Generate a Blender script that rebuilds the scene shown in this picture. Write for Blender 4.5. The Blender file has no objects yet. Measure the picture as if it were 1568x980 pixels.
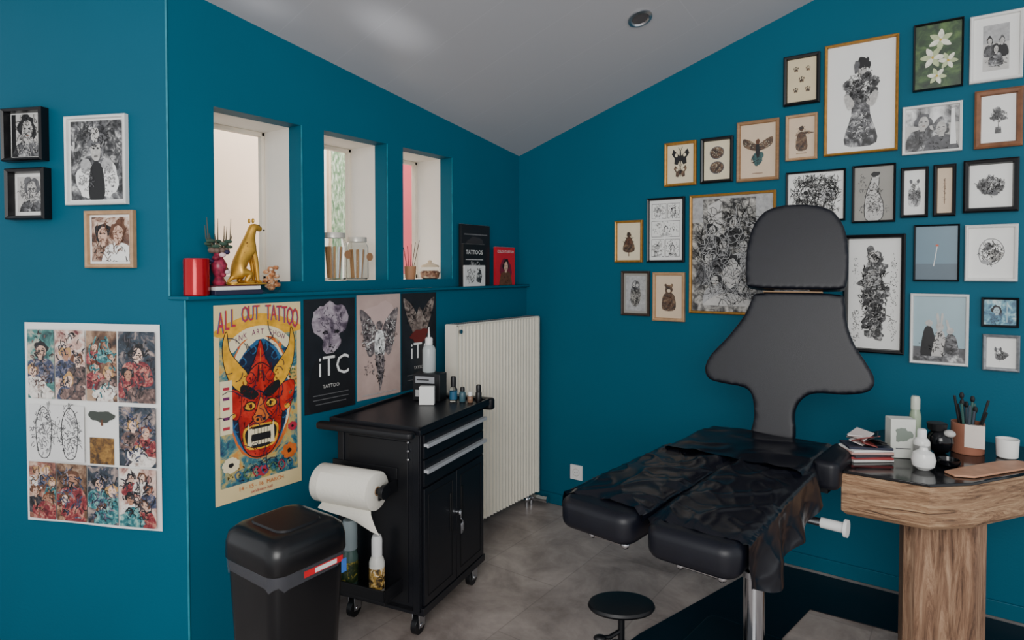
import bpy, bmesh, math, random
from mathutils import Vector, Matrix, noise
random.seed(7)
SC=bpy.context.scene
COL=SC.collection
T=Matrix.Translation
def Rz(a): return Matrix.Rotation(math.radians(a),4,'Z')
def Rx(a): return Matrix.Rotation(math.radians(a),4,'X')
def Ry(a): return Matrix.Rotation(math.radians(a),4,'Y')
def lin(c):
    return tuple(((v/255)/12.92 if v/255<=.04045 else ((v/255+.055)/1.055)**2.4) for v in c)+(1,)

# ---------------------------------------------------------------- materials
MC={}
def pm(name,rgb,rough=.5,metal=0,var=.06,scale=8,bump=0,bscale=60,spec=.5,trans=0,coat=0,alpha=1,stretch=None,ior=1.45):
    if name in MC: return MC[name]
    m=bpy.data.materials.new(name); m.use_nodes=True; MC[name]=m
    nt=m.node_tree; b=nt.nodes['Principled BSDF']; L=nt.links
    c=lin(rgb)
    tc=nt.nodes.new('ShaderNodeTexCoord')
    src=tc.outputs['Object']
    if stretch:
        mp=nt.nodes.new('ShaderNodeMapping'); mp.inputs['Scale'].default_value=stretch
        L.new(src,mp.inputs[0]); src=mp.outputs[0]
    nz=nt.nodes.new('ShaderNodeTexNoise'); nz.inputs['Scale'].default_value=scale; nz.inputs['Detail'].default_value=4
    L.new(src,nz.inputs['Vector'])
    cr=nt.nodes.new('ShaderNodeValToRGB')
    cr.color_ramp.elements[0].position=.3; cr.color_ramp.elements[1].position=.7
    cr.color_ramp.elements[0].color=tuple(min(1,v*(1-var)) for v in c[:3])+(1,)
    cr.color_ramp.elements[1].color=tuple(min(1,v*(1+var)) for v in c[:3])+(1,)
    L.new(nz.outputs['Fac'],cr.inputs[0]); L.new(cr.outputs[0],b.inputs['Base Color'])
    b.inputs['Roughness'].default_value=rough; b.inputs['Metallic'].default_value=metal
    b.inputs['Specular IOR Level'].default_value=spec
    b.inputs['Transmission Weight'].default_value=trans
    b.inputs['Coat Weight'].default_value=coat
    b.inputs['Alpha'].default_value=alpha
    b.inputs['IOR'].default_value=ior
    if bump:
        n2=nt.nodes.new('ShaderNodeTexNoise'); n2.inputs['Scale'].default_value=bscale; n2.inputs['Detail'].default_value=5
        L.new(src,n2.inputs['Vector'])
        bp=nt.nodes.new('ShaderNodeBump'); bp.inputs['Strength'].default_value=bump; bp.inputs['Distance'].default_value=.01
        L.new(n2.outputs['Fac'],bp.inputs['Height']); L.new(bp.outputs[0],b.inputs['Normal'])
    return m
def picm(name,cols,scale=30,seed=0,detail=9,dist=.6,lo=.36,hi=.64,rough=.4,stretch=(1,1,1),nr=.62):
    """printed picture: many-toned image made from warped noise"""
    if name in MC: return MC[name]
    m=bpy.data.materials.new(name); m.use_nodes=True; MC[name]=m
    nt=m.node_tree; b=nt.nodes['Principled BSDF']; L=nt.links
    tc=nt.nodes.new('ShaderNodeTexCoord'); mp=nt.nodes.new('ShaderNodeMapping')
    mp.inputs['Location'].default_value=(seed*3.7,seed*1.3,seed*2.1); mp.inputs['Scale'].default_value=stretch
    L.new(tc.outputs['Object'],mp.inputs[0])
    nz=nt.nodes.new('ShaderNodeTexNoise'); nz.inputs['Scale'].default_value=scale; nz.inputs['Detail'].default_value=detail
    nz.inputs['Distortion'].default_value=dist; nz.inputs['Roughness'].default_value=nr
    L.new(mp.outputs[0],nz.inputs['Vector'])
    cr=nt.nodes.new('ShaderNodeValToRGB'); r=cr.color_ramp
    n=len(cols)
    while len(r.elements)<n: r.elements.new(.5)
    for i,cc in enumerate(cols):
        r.elements[i].position=lo+(hi-lo)*i/(n-1)
        r.elements[i].color=lin(cc)
    L.new(nz.outputs['Fac'],cr.inputs[0]); L.new(cr.outputs[0],b.inputs['Base Color'])
    b.inputs['Roughness'].default_value=rough
    return m

TEAL=pm('teal_wall_paint',(3,86,109),.6,var=.05,scale=1.5,bump=.05,bscale=120,spec=.3)
TEALS=pm('teal_trim_paint',(0,84,106),.5,var=.04,spec=.35)
TEALL=pm('teal_pale_edge',(30,128,148),.5,var=.25,scale=20)  # paler mottled teal for thin lines along wall and window edges
BLK=pm('black_satin',(13,14,18),.42,var=.1)
BLKM=pm('black_powdercoat_metal',(14,16,22),.38,var=.08,bump=.03,bscale=300)
BLKD=pm('black_deep',(6,6,8),.6)
BLKG=pm('black_gloss',(10,11,15),.12,var=.1)
LEA=pm('navy_black_upholstery',(13,15,24),.42,var=.12,scale=20,bump=.06,bscale=400,spec=.4)
PLAS=pm('black_plastic_sheet',(10,12,21),.25,var=.1,scale=5,bump=.08,bscale=7,spec=.55)
CHR=pm('chrome',(200,203,208),.12,1,var=.03)
STEEL=pm('brushed_steel',(190,192,196),.3,1,var=.05)
ALU=pm('satin_aluminium',(180,182,186),.35,.25,var=.05)
WHT=pm('white_paint',(228,228,226),.5,var=.03)
PAP=pm('paper_white',(232,232,228),.7,var=.02)
CRM=pm('cream_enamel',(230,224,208),.35,var=.02)
REVEAL=pm('white_plaster_reveal',(236,230,220),.7,var=.02)
GOLD=pm('gold_paint',(205,156,60),.38,.6,var=.15,scale=40)
GOLDF=pm('gilt_frame',(165,118,48),.4,.35,var=.2,scale=50)
WOODF=pm('oak_frame',(148,112,78),.5,var=.2,scale=30,stretch=(1,1,6))
WOODT=pm('tan_wood_frame',(176,140,104),.5,var=.15,scale=30)
WOODB=pm('brown_wood_frame',(120,78,50),.5,var=.25,scale=30)
SILV=pm('silver_frame',(150,152,155),.35,.5,var=.2,scale=60)
DKB=pm('dark_brown_frame',(60,45,36),.5,var=.2,scale=40)
RED=pm('red_lacquer',(170,14,28),.18,.3,var=.1)
GLS=pm('clear_glass',(245,248,248),.03,trans=1,var=0,ior=1.12)
MATC=pm('cream_mat',(216,200,165),.8,var=.04)

# ---------------------------------------------------------------- mesh builder
class MB:
    def __init__(s): s.v=[];s.f=[];s.mi=[];s.mats=[];s.M=Matrix.Identity(4)
    def mat(s,m):
        if m not in s.mats: s.mats.append(m)
        return s.mats.index(m)
    def add(s,vs,fs,m):
        b=len(s.v); k=s.mat(m)
        s.v+=[s.M@Vector(p) for p in vs]
        for f in fs: s.f.append([i+b for i in f]); s.mi.append(k)
    def box(s,x0,x1,y0,y1,z0,z1,m):
        vs=[(x,y,z) for z in (z0,z1) for y in (y0,y1) for x in (x0,x1)]
        s.add(vs,[(0,2,3,1),(4,5,7,6),(0,1,5,4),(2,6,7,3),(0,4,6,2),(1,3,7,5)],m)
    def hexa(s,bot,top,m):
        n=len(bot); fs=[list(range(n))[::-1],list(range(n,2*n))]
        for i in range(n): j=(i+1)%n; fs.append((i,j,n+j,n+i))
        s.add(list(bot)+list(top),fs,m)
    def prism(s,poly,z0,z1,m): s.hexa([(x,y,z0) for x,y in poly],[(x,y,z1) for x,y in poly],m)
    def loft(s,rings,m,cap0=True,cap1=True,closed=True):
        n=len(rings[0]); vs=[p for r in rings for p in r]; fs=[]
        for k in range(len(rings)-1):
            for i in range(n if closed else n-1):
                j=(i+1)%n; fs.append((k*n+i,k*n+j,(k+1)*n+j,(k+1)*n+i))
        if cap0: fs.append(list(range(n))[::-1])
        if cap1: fs.append([ (len(rings)-1)*n+i for i in range(n)])
        s.add(vs,fs,m)
    def lathe(s,prof,c,m,n=24,cap0=True,cap1=True,sx=1,sy=1):
        rings=[[(c[0]+sx*r*math.cos(2*math.pi*i/n),c[1]+sy*r*math.sin(2*math.pi*i/n),c[2]+z) for i in range(n)] for r,z in prof]
        s.loft(rings,m,cap0,cap1)
    def cyl(s,p0,p1,r0,m,r1=None,n=16):
        r1=r0 if r1 is None else r1
        p0=Vector(p0);p1=Vector(p1);d=(p1-p0).normalized()
        a=d.orthogonal().normalized();b=d.cross(a)
        s.loft([[tuple(p+ (a*math.cos(2*math.pi*i/n)+b*math.sin(2*math.pi*i/n))*r) for i in range(n)] for p,r in ((p0,r0),(p1,r1))],m)
    def tube(s,pts,r,m,n=8):
        pts=[Vector(p) for p in pts]; rings=[]
        a=None
        for k,p in enumerate(pts):
            d=(pts[min(k+1,len(pts)-1)]-pts[max(k-1,0)]).normalized()
            if a is None: a=d.orthogonal().normalized()
            a=(a-d*a.dot(d)).normalized(); b=d.cross(a)
            rr=r[k] if isinstance(r,(list,tuple)) else r
            rings.append([tuple(p+(a*math.cos(2*math.pi*i/n)+b*math.sin(2*math.pi*i/n))*rr) for i in range(n)])
        s.loft(rings,m)
    def ball(s,c,rx,ry,rz,m,n=16,k=10):
        rings=[]
        for j in range(1,k):
            t=math.pi*j/k
            rings.append([(c[0]+rx*math.sin(t)*math.cos(2*math.pi*i/n),c[1]+ry*math.sin(t)*math.sin(2*math.pi*i/n),c[2]-rz*math.cos(t)) for i in range(n)])
        s.loft(rings,m)
    def rring(s,cx,cy,z,hx,hy,cr,k=5):
        cr=min(cr,hx*.999,hy*.999); o=[]
        for q,(sx,sy) in enumerate(((1,1),(-1,1),(-1,-1),(1,-1))):
            for i in range(k+1):
                a=math.pi/2*(q+i/k)
                o.append((cx+sx*(hx-cr)+cr*math.cos(a),cy+sy*(hy-cr)+cr*math.sin(a),z))
        return o
    def cushion(s,cx,cy,z0,z1,hx,hy,cr,er,m):
        R=[s.rring(cx,cy,z0,hx-er*1.25,hy-er*1.25,max(cr-er*1.25,.004))]
        for t in (0,22,45,68,90):
            t=math.radians(t);o=er*(1-math.sin(t));R.append(s.rring(cx,cy,z0+er*(1-math.cos(t)),hx-o,hy-o,max(cr-o,.004)))
        for t in (90,68,45,22,0):
            t=math.radians(t);o=er*(1-math.sin(t));R.append(s.rring(cx,cy,z1-er*(1-math.cos(t)),hx-o,hy-o,max(cr-o,.004)))
        R.append(s.rring(cx,cy,z1,hx-er*1.25,hy-er*1.25,max(cr-er*1.25,.004)))
        s.loft(R,m)
    def slab(s,out,y0,y1,m):
        s.loft([[(x,y0,z) for x,z in out],[(x,y1,z) for x,z in out]],m)
    def text(s,body,x,z,size,m,y,sx=1,sy=1):
        c=bpy.data.curves.new('tmp','FONT'); c.body=body; c.size=size; c.align_x='CENTER'; c.align_y='CENTER'; c.resolution_u=2
        o=bpy.data.objects.new('tmp',c); COL.objects.link(o)
        dg=bpy.context.evaluated_depsgraph_get(); me=bpy.data.meshes.new_from_object(o.evaluated_get(dg))
        s.add([(x+v.co.x*sx,y,z+v.co.y*sy) for v in me.vertices],[list(p.vertices) for p in me.polygons],m)
        bpy.data.objects.remove(o); bpy.data.meshes.remove(me); bpy.data.curves.remove(c)
    def skin(s,pts,rad,edges,m,sub=2):
        me=bpy.data.meshes.new('tmp'); me.from_pydata(pts,edges,[])
        o=bpy.data.objects.new('tmp',me); COL.objects.link(o)
        o.modifiers.new('s','SKIN'); md=o.modifiers.new('u','SUBSURF'); md.levels=sub; md.render_levels=sub
        for i,v in enumerate(me.skin_vertices[0].data):
            r=rad[i]; v.radius=(r,r) if not isinstance(r,tuple) else r; v.use_root=(i==0)
        dg=bpy.context.evaluated_depsgraph_get(); e=bpy.data.meshes.new_from_object(o.evaluated_get(dg))
        s.add([tuple(v.co) for v in e.vertices],[list(p.vertices) for p in e.polygons],m)
        bpy.data.objects.remove(o)
    def build(s,name,loc=(0,0,0),rz=0,bevel=0,seg=2,smooth=35,parent=None):
        me=bpy.data.meshes.new(name); me.from_pydata([tuple(v) for v in s.v],[],s.f)
        for m in s.mats: me.materials.append(m)
        me.polygons.foreach_set('material_index',s.mi)
        bm=bmesh.new(); bm.from_mesh(me); bmesh.ops.recalc_face_normals(bm,faces=bm.faces); bm.to_mesh(me); bm.free()
        if smooth:
            me.polygons.foreach_set('use_smooth',[True]*len(me.polygons)); me.set_sharp_from_angle(angle=math.radians(smooth))
        me.update()
        o=bpy.data.objects.new(name,me); COL.objects.link(o); o.location=loc; o.rotation_euler=(0,0,math.radians(rz))
        if bevel:
            b=o.modifiers.new('bevel','BEVEL'); b.width=bevel; b.segments=seg; b.limit_method='ANGLE'; b.angle_limit=math.radians(40)
        if parent: o.parent=parent
        return o
def smooth_closed(pts,k=6):
    n=len(pts);o=[]
    for i in range(n):
        p0,p1,p2,p3=[Vector(pts[(i+j-1)%n]) for j in range(4)]
        for q in range(k):
            t=q/k
            o.append(tuple(.5*((2*p1)+(-p0+p2)*t+(2*p0-5*p1+4*p2-p3)*t*t+(-p0+3*p1-3*p2+p3)*t**3)))
    return o

# ---------------------------------------------------------------- ROOM
def ceil(x,y): return 2.241-.14*y+.328*x
CA=24.2; ca,sa=math.cos(math.radians(CA)),math.sin(math.radians(CA))
PU=(0,-2.256); PL=(.06,-2.229)
LW=2.6
FARU=(PU[0]-LW*ca,PU[1]-LW*sa)
fl=bpy.data.materials.new('concrete_vinyl_floor'); fl.use_nodes=True
nt=fl.node_tree;b=nt.nodes['Principled BSDF'];L=nt.links
tc=nt.nodes.new('ShaderNodeTexCoord')
n1=nt.nodes.new('ShaderNodeTexNoise');n1.inputs['Scale'].default_value=3;n1.inputs['Detail'].default_value=9;n1.inputs['Roughness'].default_value=.68;n1.inputs['Distortion'].default_value=.5
L.new(tc.outputs['Object'],n1.inputs['Vector'])
cr=nt.nodes.new('ShaderNodeValToRGB');cr.color_ramp.elements[0].position=.34;cr.color_ramp.elements[1].position=.66
cr.color_ramp.elements[0].color=lin((120,108,102));cr.color_ramp.elements[1].color=lin((182,169,161))
L.new(n1.outputs['Fac'],cr.inputs[0])
mpf=nt.nodes.new('ShaderNodeMapping');mpf.inputs['Rotation'].default_value=(0,0,math.radians(90));L.new(tc.outputs['Object'],mpf.inputs[0])
br=nt.nodes.new('ShaderNodeTexBrick');br.inputs['Scale'].default_value=1.0;br.inputs['Mortar Size'].default_value=.0028
br.inputs['Brick Width'].default_value=.9;br.inputs['Row Height'].default_value=.42
br.inputs['Color1'].default_value=(1,1,1,1);br.inputs['Color2'].default_value=(.82,.82,.82,1);br.inputs['Mortar'].default_value=(.62,.62,.62,1)
L.new(mpf.outputs[0],br.inputs['Vector'])
mx=nt.nodes.new('ShaderNodeMixRGB');mx.blend_type='MULTIPLY';mx.inputs[0].default_value=.75
L.new(cr.outputs[0],mx.inputs[1]);L.new(br.outputs[0],mx.inputs[2]);L.new(mx.outputs[0],b.inputs['Base Color'])
b.inputs['Roughness'].default_value=.4
a=MB(); a.prism([(-.28,.12),(4.4,.12),(4.4,-5),(-2.6,-5),(FARU[0],FARU[1]-.0),(-.28,-2.35)],-.08,0,fl); a.build('floor',smooth=0)
ce=bpy.data.materials.new('ceiling_planks_paint'); ce.use_nodes=True
nt=ce.node_tree;b=nt.nodes['Principled BSDF'];L=nt.links
tc=nt.nodes.new('ShaderNodeTexCoord')
br=nt.nodes.new('ShaderNodeTexBrick');br.inputs['Scale'].default_value=1.;br.inputs['Mortar Size'].default_value=.002;br.inputs['Mortar Smooth'].default_value=.6
br.inputs['Brick Width'].default_value=2.6;br.inputs['Row Height'].default_value=.3
c0=lin((174,174,178));br.inputs['Color1'].default_value=c0;br.inputs['Color2'].default_value=c0
br.inputs['Mortar'].default_value=lin((184,184,188))
L.new(tc.outputs['Object'],br.inputs['Vector']);L.new(br.outputs[0],b.inputs['Base Color']);b.inputs['Roughness'].default_value=.35
a=MB(); q=[(-.30,.12),(4.4,.12),(4.4,-5),(.9,-5),(0,-2.262),(-.30,-2.262)]
a.hexa([(x,y,ceil(x,y)) for x,y in q],[(x,y,ceil(x,y)+.08) for x,y in q],ce)
q=[(0,-2.262,ceil(0,-2.262)),(.9,-5,ceil(.9,-5)),(-2.9,-5,4.3),(-2.9,-3.4,4.0),(-.03,-2.2,ceil(0,-2.262))]
a.hexa(q,[(x,y,z+.08) for x,y,z in q],ce); a.build('ceiling',smooth=0)
def wallseg(a,p,q,th,z0,mat,zt=None):
    n=Vector((q[0]-p[0],q[1]-p[1])).normalized(); n=Vector((-n.y,n.x))*th
    P=[p,q,(q[0]+n.x,q[1]+n.y),(p[0]+n.x,p[1]+n.y)]
    zs=[ceil(x,y)+.03 for x,y in P] if zt is None else zt
    a.hexa([(x,y,z0) for x,y in P],[(P[i][0],P[i][1],zs[i]) for i in range(4)],mat)
a=MB(); wallseg(a,(-.30,0),(4.4,0),.12,0,TEAL); a.build('wall_right',smooth=0)
a=MB(); a.box(.07,4.3,-.012,0,0,.07,TEALS); a.build('baseboard_right',bevel=.003)
zc=ceil(*PU)
a=MB(); wallseg(a,FARU,PU,.12,0,TEAL,[zc+1.35,zc+.0,zc+.0,zc+1.35]); a.build('wall_left',smooth=0)
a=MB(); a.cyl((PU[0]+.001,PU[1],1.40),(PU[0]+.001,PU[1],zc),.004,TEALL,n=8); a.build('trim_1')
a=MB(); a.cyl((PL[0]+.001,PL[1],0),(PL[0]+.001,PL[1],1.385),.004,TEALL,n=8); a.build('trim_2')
WV=[(2.078,1.68),(1.555,1.171),(1.055,.672)]
ZS,ZT=1.445,2.135
def leaf(x0,x1,mat,name,yend=-2.256):
    a=MB()
    a.box(x0,x1,yend,0,0,ZS,mat)
    ys=[yend]
    for v0,v1 in WV: ys+=[-v0,-v1]
    ys.append(0)
    for i in range(0,8,2): a.box(x0,x1,ys[i],ys[i+1],ZS,ZT,mat)
    a.hexa([(x0,yend,ZT),(x1,yend,ZT),(x1,0,ZT),(x0,0,ZT)],[(x,y,ceil(x,y)+.03) for x,y in ((x0,yend),(x1,yend),(x1,0),(x0,0))],mat)
    return a.build(name,smooth=0)
leaf(-.086,0,TEAL,'wall_windows')
leaf(-.30,-.0865,REVEAL,'wall_windows_outer',yend=-2.2)
a=MB()
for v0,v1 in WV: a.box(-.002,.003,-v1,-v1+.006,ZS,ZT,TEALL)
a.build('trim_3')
a=MB(); a.prism([(0,0),(.06,0),PL,PU],0,1.385,TEAL); a.build('wall_lower_plinth',smooth=0)
a=MB(); a.prism([(0,0),(.085,0),(.085,-2.232),(.06,-2.24),(0,-2.262)],1.385,1.40,TEALS); a.build('trim_ledge',bevel=.004)
FRM=pm('casement_cream',(232,222,205),.5,var=.05)
for i,(v0,v1) in enumerate(WV):
    a=MB(); x0,x1=-.30,-.27
    a.box(x0,x1,-v0,-v0+.035,ZS,ZT,FRM);a.box(x0,x1,-v1-.018,-v1,ZS,ZT,FRM)
    a.box(x0,x1,-v0,-v1,ZT-.02,ZT,FRM);a.box(x0,x1,-v0,-v1,ZS,ZS+.025,FRM)
    a.build('window_%d'%(i+1),bevel=.003)
PEACH=pm('peach_render',(240,214,188),.85,var=.05,scale=2)
SHUT=pm('shutter_beige',(206,180,150),.8,var=.1)
PINK=pm('pink_render',(222,96,104),.85,var=.06,scale=3)
GRN=picm('ivy_trellis',[(70,104,70),(130,154,120),(190,200,180)],scale=60,detail=3,dist=.3,stretch=(1,1,.3))
STR=pm('white_render',(234,230,222),.8)
a=MB(); a.box(-1.75,-1.6,-2.2,-.72,0,3.6,PEACH)
a.box(-1.6,-1.57,-1.42,-1.25,0,3.6,SHUT)
for yy in (-1.40,-1.35,-1.29): a.box(-1.57,-1.56,yy,yy+.018,0,3.6,STR)
a.box(-1.75,-1.6,-.72,-.10,0,3.6,STR)
a.box(-1.6,-1.57,-.29,-.27,0,3.6,SHUT)
a.box(-1.60,-1.585,-.26,-.12,0,3.6,GRN);a.box(-1.75,-1.6,-.10,.30,0,3.6,STR)
a.box(-1.75,-1.6,.30,1.4,0,3.6,PINK); a.build('courtyard_building',smooth=0)
a=MB(); a.box(-2.4,-.31,-2.1,1.4,-.1,0,STR); a.build('ground_outside',smooth=0)

# ---------------------------------------------------------------- flat art helpers
AR=random.Random(11)
def blob(cx,cz,rx,rz,jag=.15,n=26):
    ph=[AR.uniform(0,6.28) for _ in range(4)]
    o=[]
    for i in range(n):
        t=2*math.pi*i/n
        r=1+jag*(math.sin(2*t+ph[0])*.5+math.sin(3*t+ph[1])*.5+math.sin(5*t+ph[2])*.4+math.sin(9*t+ph[3])*.25)
        o.append((cx+rx*r*math.cos(t),cz+rz*r*math.sin(t)))
    return o
def clip(P,c):
    for ax,lim,sg in ((0,c[0],1),(0,c[2],-1),(1,c[1],1),(1,c[3],-1)):
        o=[]
        for i in range(len(P)):
            a_,b_=P[i-1],P[i]; da=(a_[ax]-lim)*sg; db=(b_[ax]-lim)*sg
            if (da>=0)!=(db>=0):
                t=da/(da-db); o.append((a_[0]+(b_[0]-a_[0])*t,a_[1]+(b_[1]-a_[1])*t))
            if db>=0: o.append(b_)
        P=o
        if len(P)<3: return []
    return P
def draw(mb,ops,w,h,y,cx=0,cz=0):
    st=min(.0002,.004/max(1,len(ops))); C=[-.5,-.5,.5,.5]
    def poly(P,m,yy):
        P=clip(P,C)
        if len(P)>2: mb.add([(cx+x*w,yy,cz+z*h) for x,z in P],[list(range(len(P)))],m)
    def stroke(pts,wd,m,yy):
        for i in range(len(pts)-1):
            a0=Vector((pts[i][0]*w,pts[i][1]*h));b0=Vector((pts[i+1][0]*w,pts[i+1][1]*h));d=(b0-a0)
            if d.length<1e-6: continue
            d.normalize();n=Vector((-d.y,d.x))*wd*w/2
            poly([(q.x/w,q.y/h) for q in (a0-n,b0-n,b0+n,a0+n)],m,yy)
    for k,op in enumerate(ops):
        yy=y-st*(k+1); t=op[0]
        if t=='c': C=list(op[1:]); continue
        if t=='r': _,x0,z0,x1,z1,m=op; poly([(x0,z0),(x1,z0),(x1,z1),(x0,z1)],m,yy)
        elif t=='b': _,bx,bz,rx,rz,m=op[:6]; poly(blob(bx,bz,rx,rz,op[6] if len(op)>6 else .15),m,yy)
        elif t=='p': poly(op[1],op[2],yy)
        elif t=='s': poly(smooth_closed(op[1],4),op[2],yy)
        elif t=='t':
            _,s,tx,tz,size,m=op[:6]; mb.text(s,cx+tx*w,cz+tz*h,size*w,m,yy,op[6] if len(op)>6 else 1,op[7] if len(op)>7 else 1)
        elif t=='l': stroke(op[1],op[2],op[3],yy)
        elif t=='o': P=smooth_closed(op[1],4); stroke(P+[P[0]],op[2],op[3],yy)
        elif t=='h':   # pen strokes inside an ellipse
            _,bx,bz,rx,rz,m,n,wd=op; L0=min(rx,rz)
            for _i in range(n):
                r=math.sqrt(AR.random())*.92;an=AR.uniform(0,6.28)
                px,pz=bx+rx*r*math.cos(an),bz+rz*r*math.sin(an); dr=AR.uniform(0,6.28) if AR.random()<.5 else AR.gauss(1.2,.5)
                pts=[(px,pz)]; l=L0*AR.uniform(.15,.45)/3; c=AR.uniform(-.9,.9)
                for _j in range(3): dr+=c; px+=l*math.cos(dr);pz+=l*math.sin(dr)*w/h*1.2; pts.append((px,pz))
                stroke(pts,wd,m,yy)
K=pm('ink_black',(22,22,24),.5); G1=pm('ink_grey',(95,95,97),.6,var=.3,scale=60); G2=pm('ink_lightgrey',(165,165,165),.6,var=.2,scale=60)
INK=picm('ink_engraving',[(14,14,16),(50,50,52),(100,100,100),(190,190,188)],scale=45)
INKL=picm('ink_engraving_light',[(60,60,60),(180,180,178),(236,236,233),(240,240,238)],scale=40)
BUSY=picm('engraving_busy',[(30,30,30),(90,88,86),(150,148,142),(190,186,178)],scale=26)
PHOTO=picm('photo_bw',[(16,16,18),(50,50,52),(110,110,112),(205,205,203)],scale=22,seed=2)
PHOTOL=picm('photo_bw_light',[(50,50,52),(140,140,140),(200,200,198),(228,228,226)],scale=13,seed=5)
SEP=picm('photo_sepia',[(40,28,22),(110,76,60),(190,160,140),(228,210,195)],scale=18,seed=3)
SEPI=picm('sepia_ink',[(40,30,24),(84,62,46),(130,104,78)],scale=60,seed=4)
GREENP=picm('photo_foliage',[(18,34,20),(44,70,38),(84,112,60)],scale=18,seed=8)
LILY=pm('petal_cream',(226,226,206),.5,var=.2,scale=50); LILG=pm('petal_shadow',(180,192,146),.5,var=.2,scale=50)
BLUEG=pm('photo_bluegrey',(92,122,138),.35,var=.05,scale=3)
SKYP=pm('photo_skyblue',(150,176,184),.35,var=.05)
BLUEP=picm('photo_teal_mix',[(14,40,60),(40,100,130),(100,160,176),(190,215,215)],scale=30,seed=9)
GREYB=pm('paper_grey',(150,147,140),.6); GRYL=pm('paper_lightgrey',(190,188,184),.6,var=.1,scale=40)
BEI=pm('paper_beige',(212,190,164),.7); CRE=pm('paper_cream',(222,210,180),.7)
BRN=pm('ink_brown',(96,62,44),.6,var=.3,scale=60); TLI=pm('ink_teal',(60,92,92),.6,var=.3,scale=60)
SKN=pm('print_skin',(206,168,146),.6,var=.18,scale=70); SKG=pm('print_skin_grey',(180,178,174),.6,var=.22,scale=70)
def butterfly(cx,cz,s,m):
    W=[(cx,cz+.02*s),(cx+.34*s,cz+.28*s),(cx+.42*s,cz+.12*s),(cx+.28*s,cz-.02*s),(cx+.3*s,cz-.2*s),(cx+.14*s,cz-.24*s),(cx,cz-.06*s),(cx-.14*s,cz-.24*s),(cx-.3*s,cz-.2*s),(cx-.28*s,cz-.02*s),(cx-.42*s,cz+.12*s),(cx-.34*s,cz+.28*s)]
    return [('p',W,m),('b',cx+.2*s,cz+.08*s,.07*s,.06*s,CRE,.1),('b',cx-.2*s,cz+.08*s,.07*s,.06*s,CRE,.1),('b',cx,cz,.04*s,.24*s,K,.02),
            ('l',[(cx,cz+.2*s),(cx+.1*s,cz+.34*s)],.02,K),('l',[(cx,cz+.2*s),(cx-.1*s,cz+.34*s)],.02,K)]
def flower(cx,cz,s,m,asp=1,n=7):
    o=[]
    for k in range(n):
        t=2*math.pi*k/n+cx*7
        o.append(('b',cx+s*.55*math.cos(t),cz+s*.55*asp*math.sin(t),s*.42,s*.42*asp,m,.12))
    o.append(('b',cx,cz,s*.28,s*.28*asp,K,.1)); return o
def frame(name,x,z,w,h,fw,fm,matm,mw,ops,wall='R',depth=.022):
    mb=MB(); W,H=w/2,h/2; iw,ih=W-fw,H-fw
    def ring(hw,hh,y): return [(-hw,y,-hh),(hw,y,-hh),(hw,y,hh),(-hw,y,hh)]
    mb.loft([ring(W,H,0),ring(W,H,-depth*.8),ring(W-fw*.3,H-fw*.3,-depth),ring(iw+fw*.2,ih+fw*.2,-depth*.85),ring(iw,ih,-.007)],fm,False,False)
    mb.add(ring(iw+.001,ih+.001,-.007),[(0,1,2,3)],matm)
    mb.add(ring(W-.001,H-.001,-.0005),[(0,1,2,3)],BLKD)
    draw(mb,ops,(iw-mw)*2,(ih-mw)*2,-.0072)
    if wall=='R': return mb.build(name,(x,-.001,z),0,smooth=0)
    return mb.build(name,(x+sa*.001,PU[1]+x/ca*sa-ca*.001,z),CA,smooth=0)
F='picture_frame'; R_=lambda m:('r',-.5,-.5,.5,.5,m)
BL=pm('black_frame',(11,12,16),.35); WH=pm('white_frame',(226,226,222),.4)
def person(cx,cz,s,asp,skin,hair,cloth):
    """portrait bust: cloth, neck, hair, face with eye sockets, nose shade, mouth"""
    tilt=AR.uniform(-.05,.05)*s
    o=[('s',[(cx-.5*s,cz-1.1*s*asp),(cx-.44*s,cz-.42*s*asp),(cx-.14*s,cz-.24*s*asp),(cx+.12*s,cz-.22*s*asp),(cx+.42*s,cz-.4*s*asp),(cx+.5*s,cz-1.1*s*asp)],cloth),
       ('b',cx+tilt,cz+.10*s*asp,.26*s,.30*s*asp,hair,.22),('p',[(cx-.08*s,cz-.3*s*asp),(cx+.08*s,cz-.3*s*asp),(cx+.08*s,cz),(cx-.08*s,cz)],skin),('b',cx+.01*s+tilt,cz+.02*s*asp,.17*s,.24*s*asp,skin,.06)]
    sh=hair
    o+=[('b',cx-.06*s+tilt,cz+.06*s*asp,.038*s,.022*s*asp,sh,.1),('b',cx+.08*s+tilt,cz+.06*s*asp,.038*s,.022*s*asp,sh,.1),('l',[(cx-.03*s+tilt,cz-.10*s*asp),(cx+.06*s+tilt,cz-.10*s*asp)],.02*s,BRN),
        ('h',cx-.12*s+tilt,cz-.02*s*asp,.08*s,.2*s*asp,sh,8,.02*s),('h',cx,cz-.6*s*asp,.4*s,.3*s*asp,K,14,.02*s)]
    return o
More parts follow.
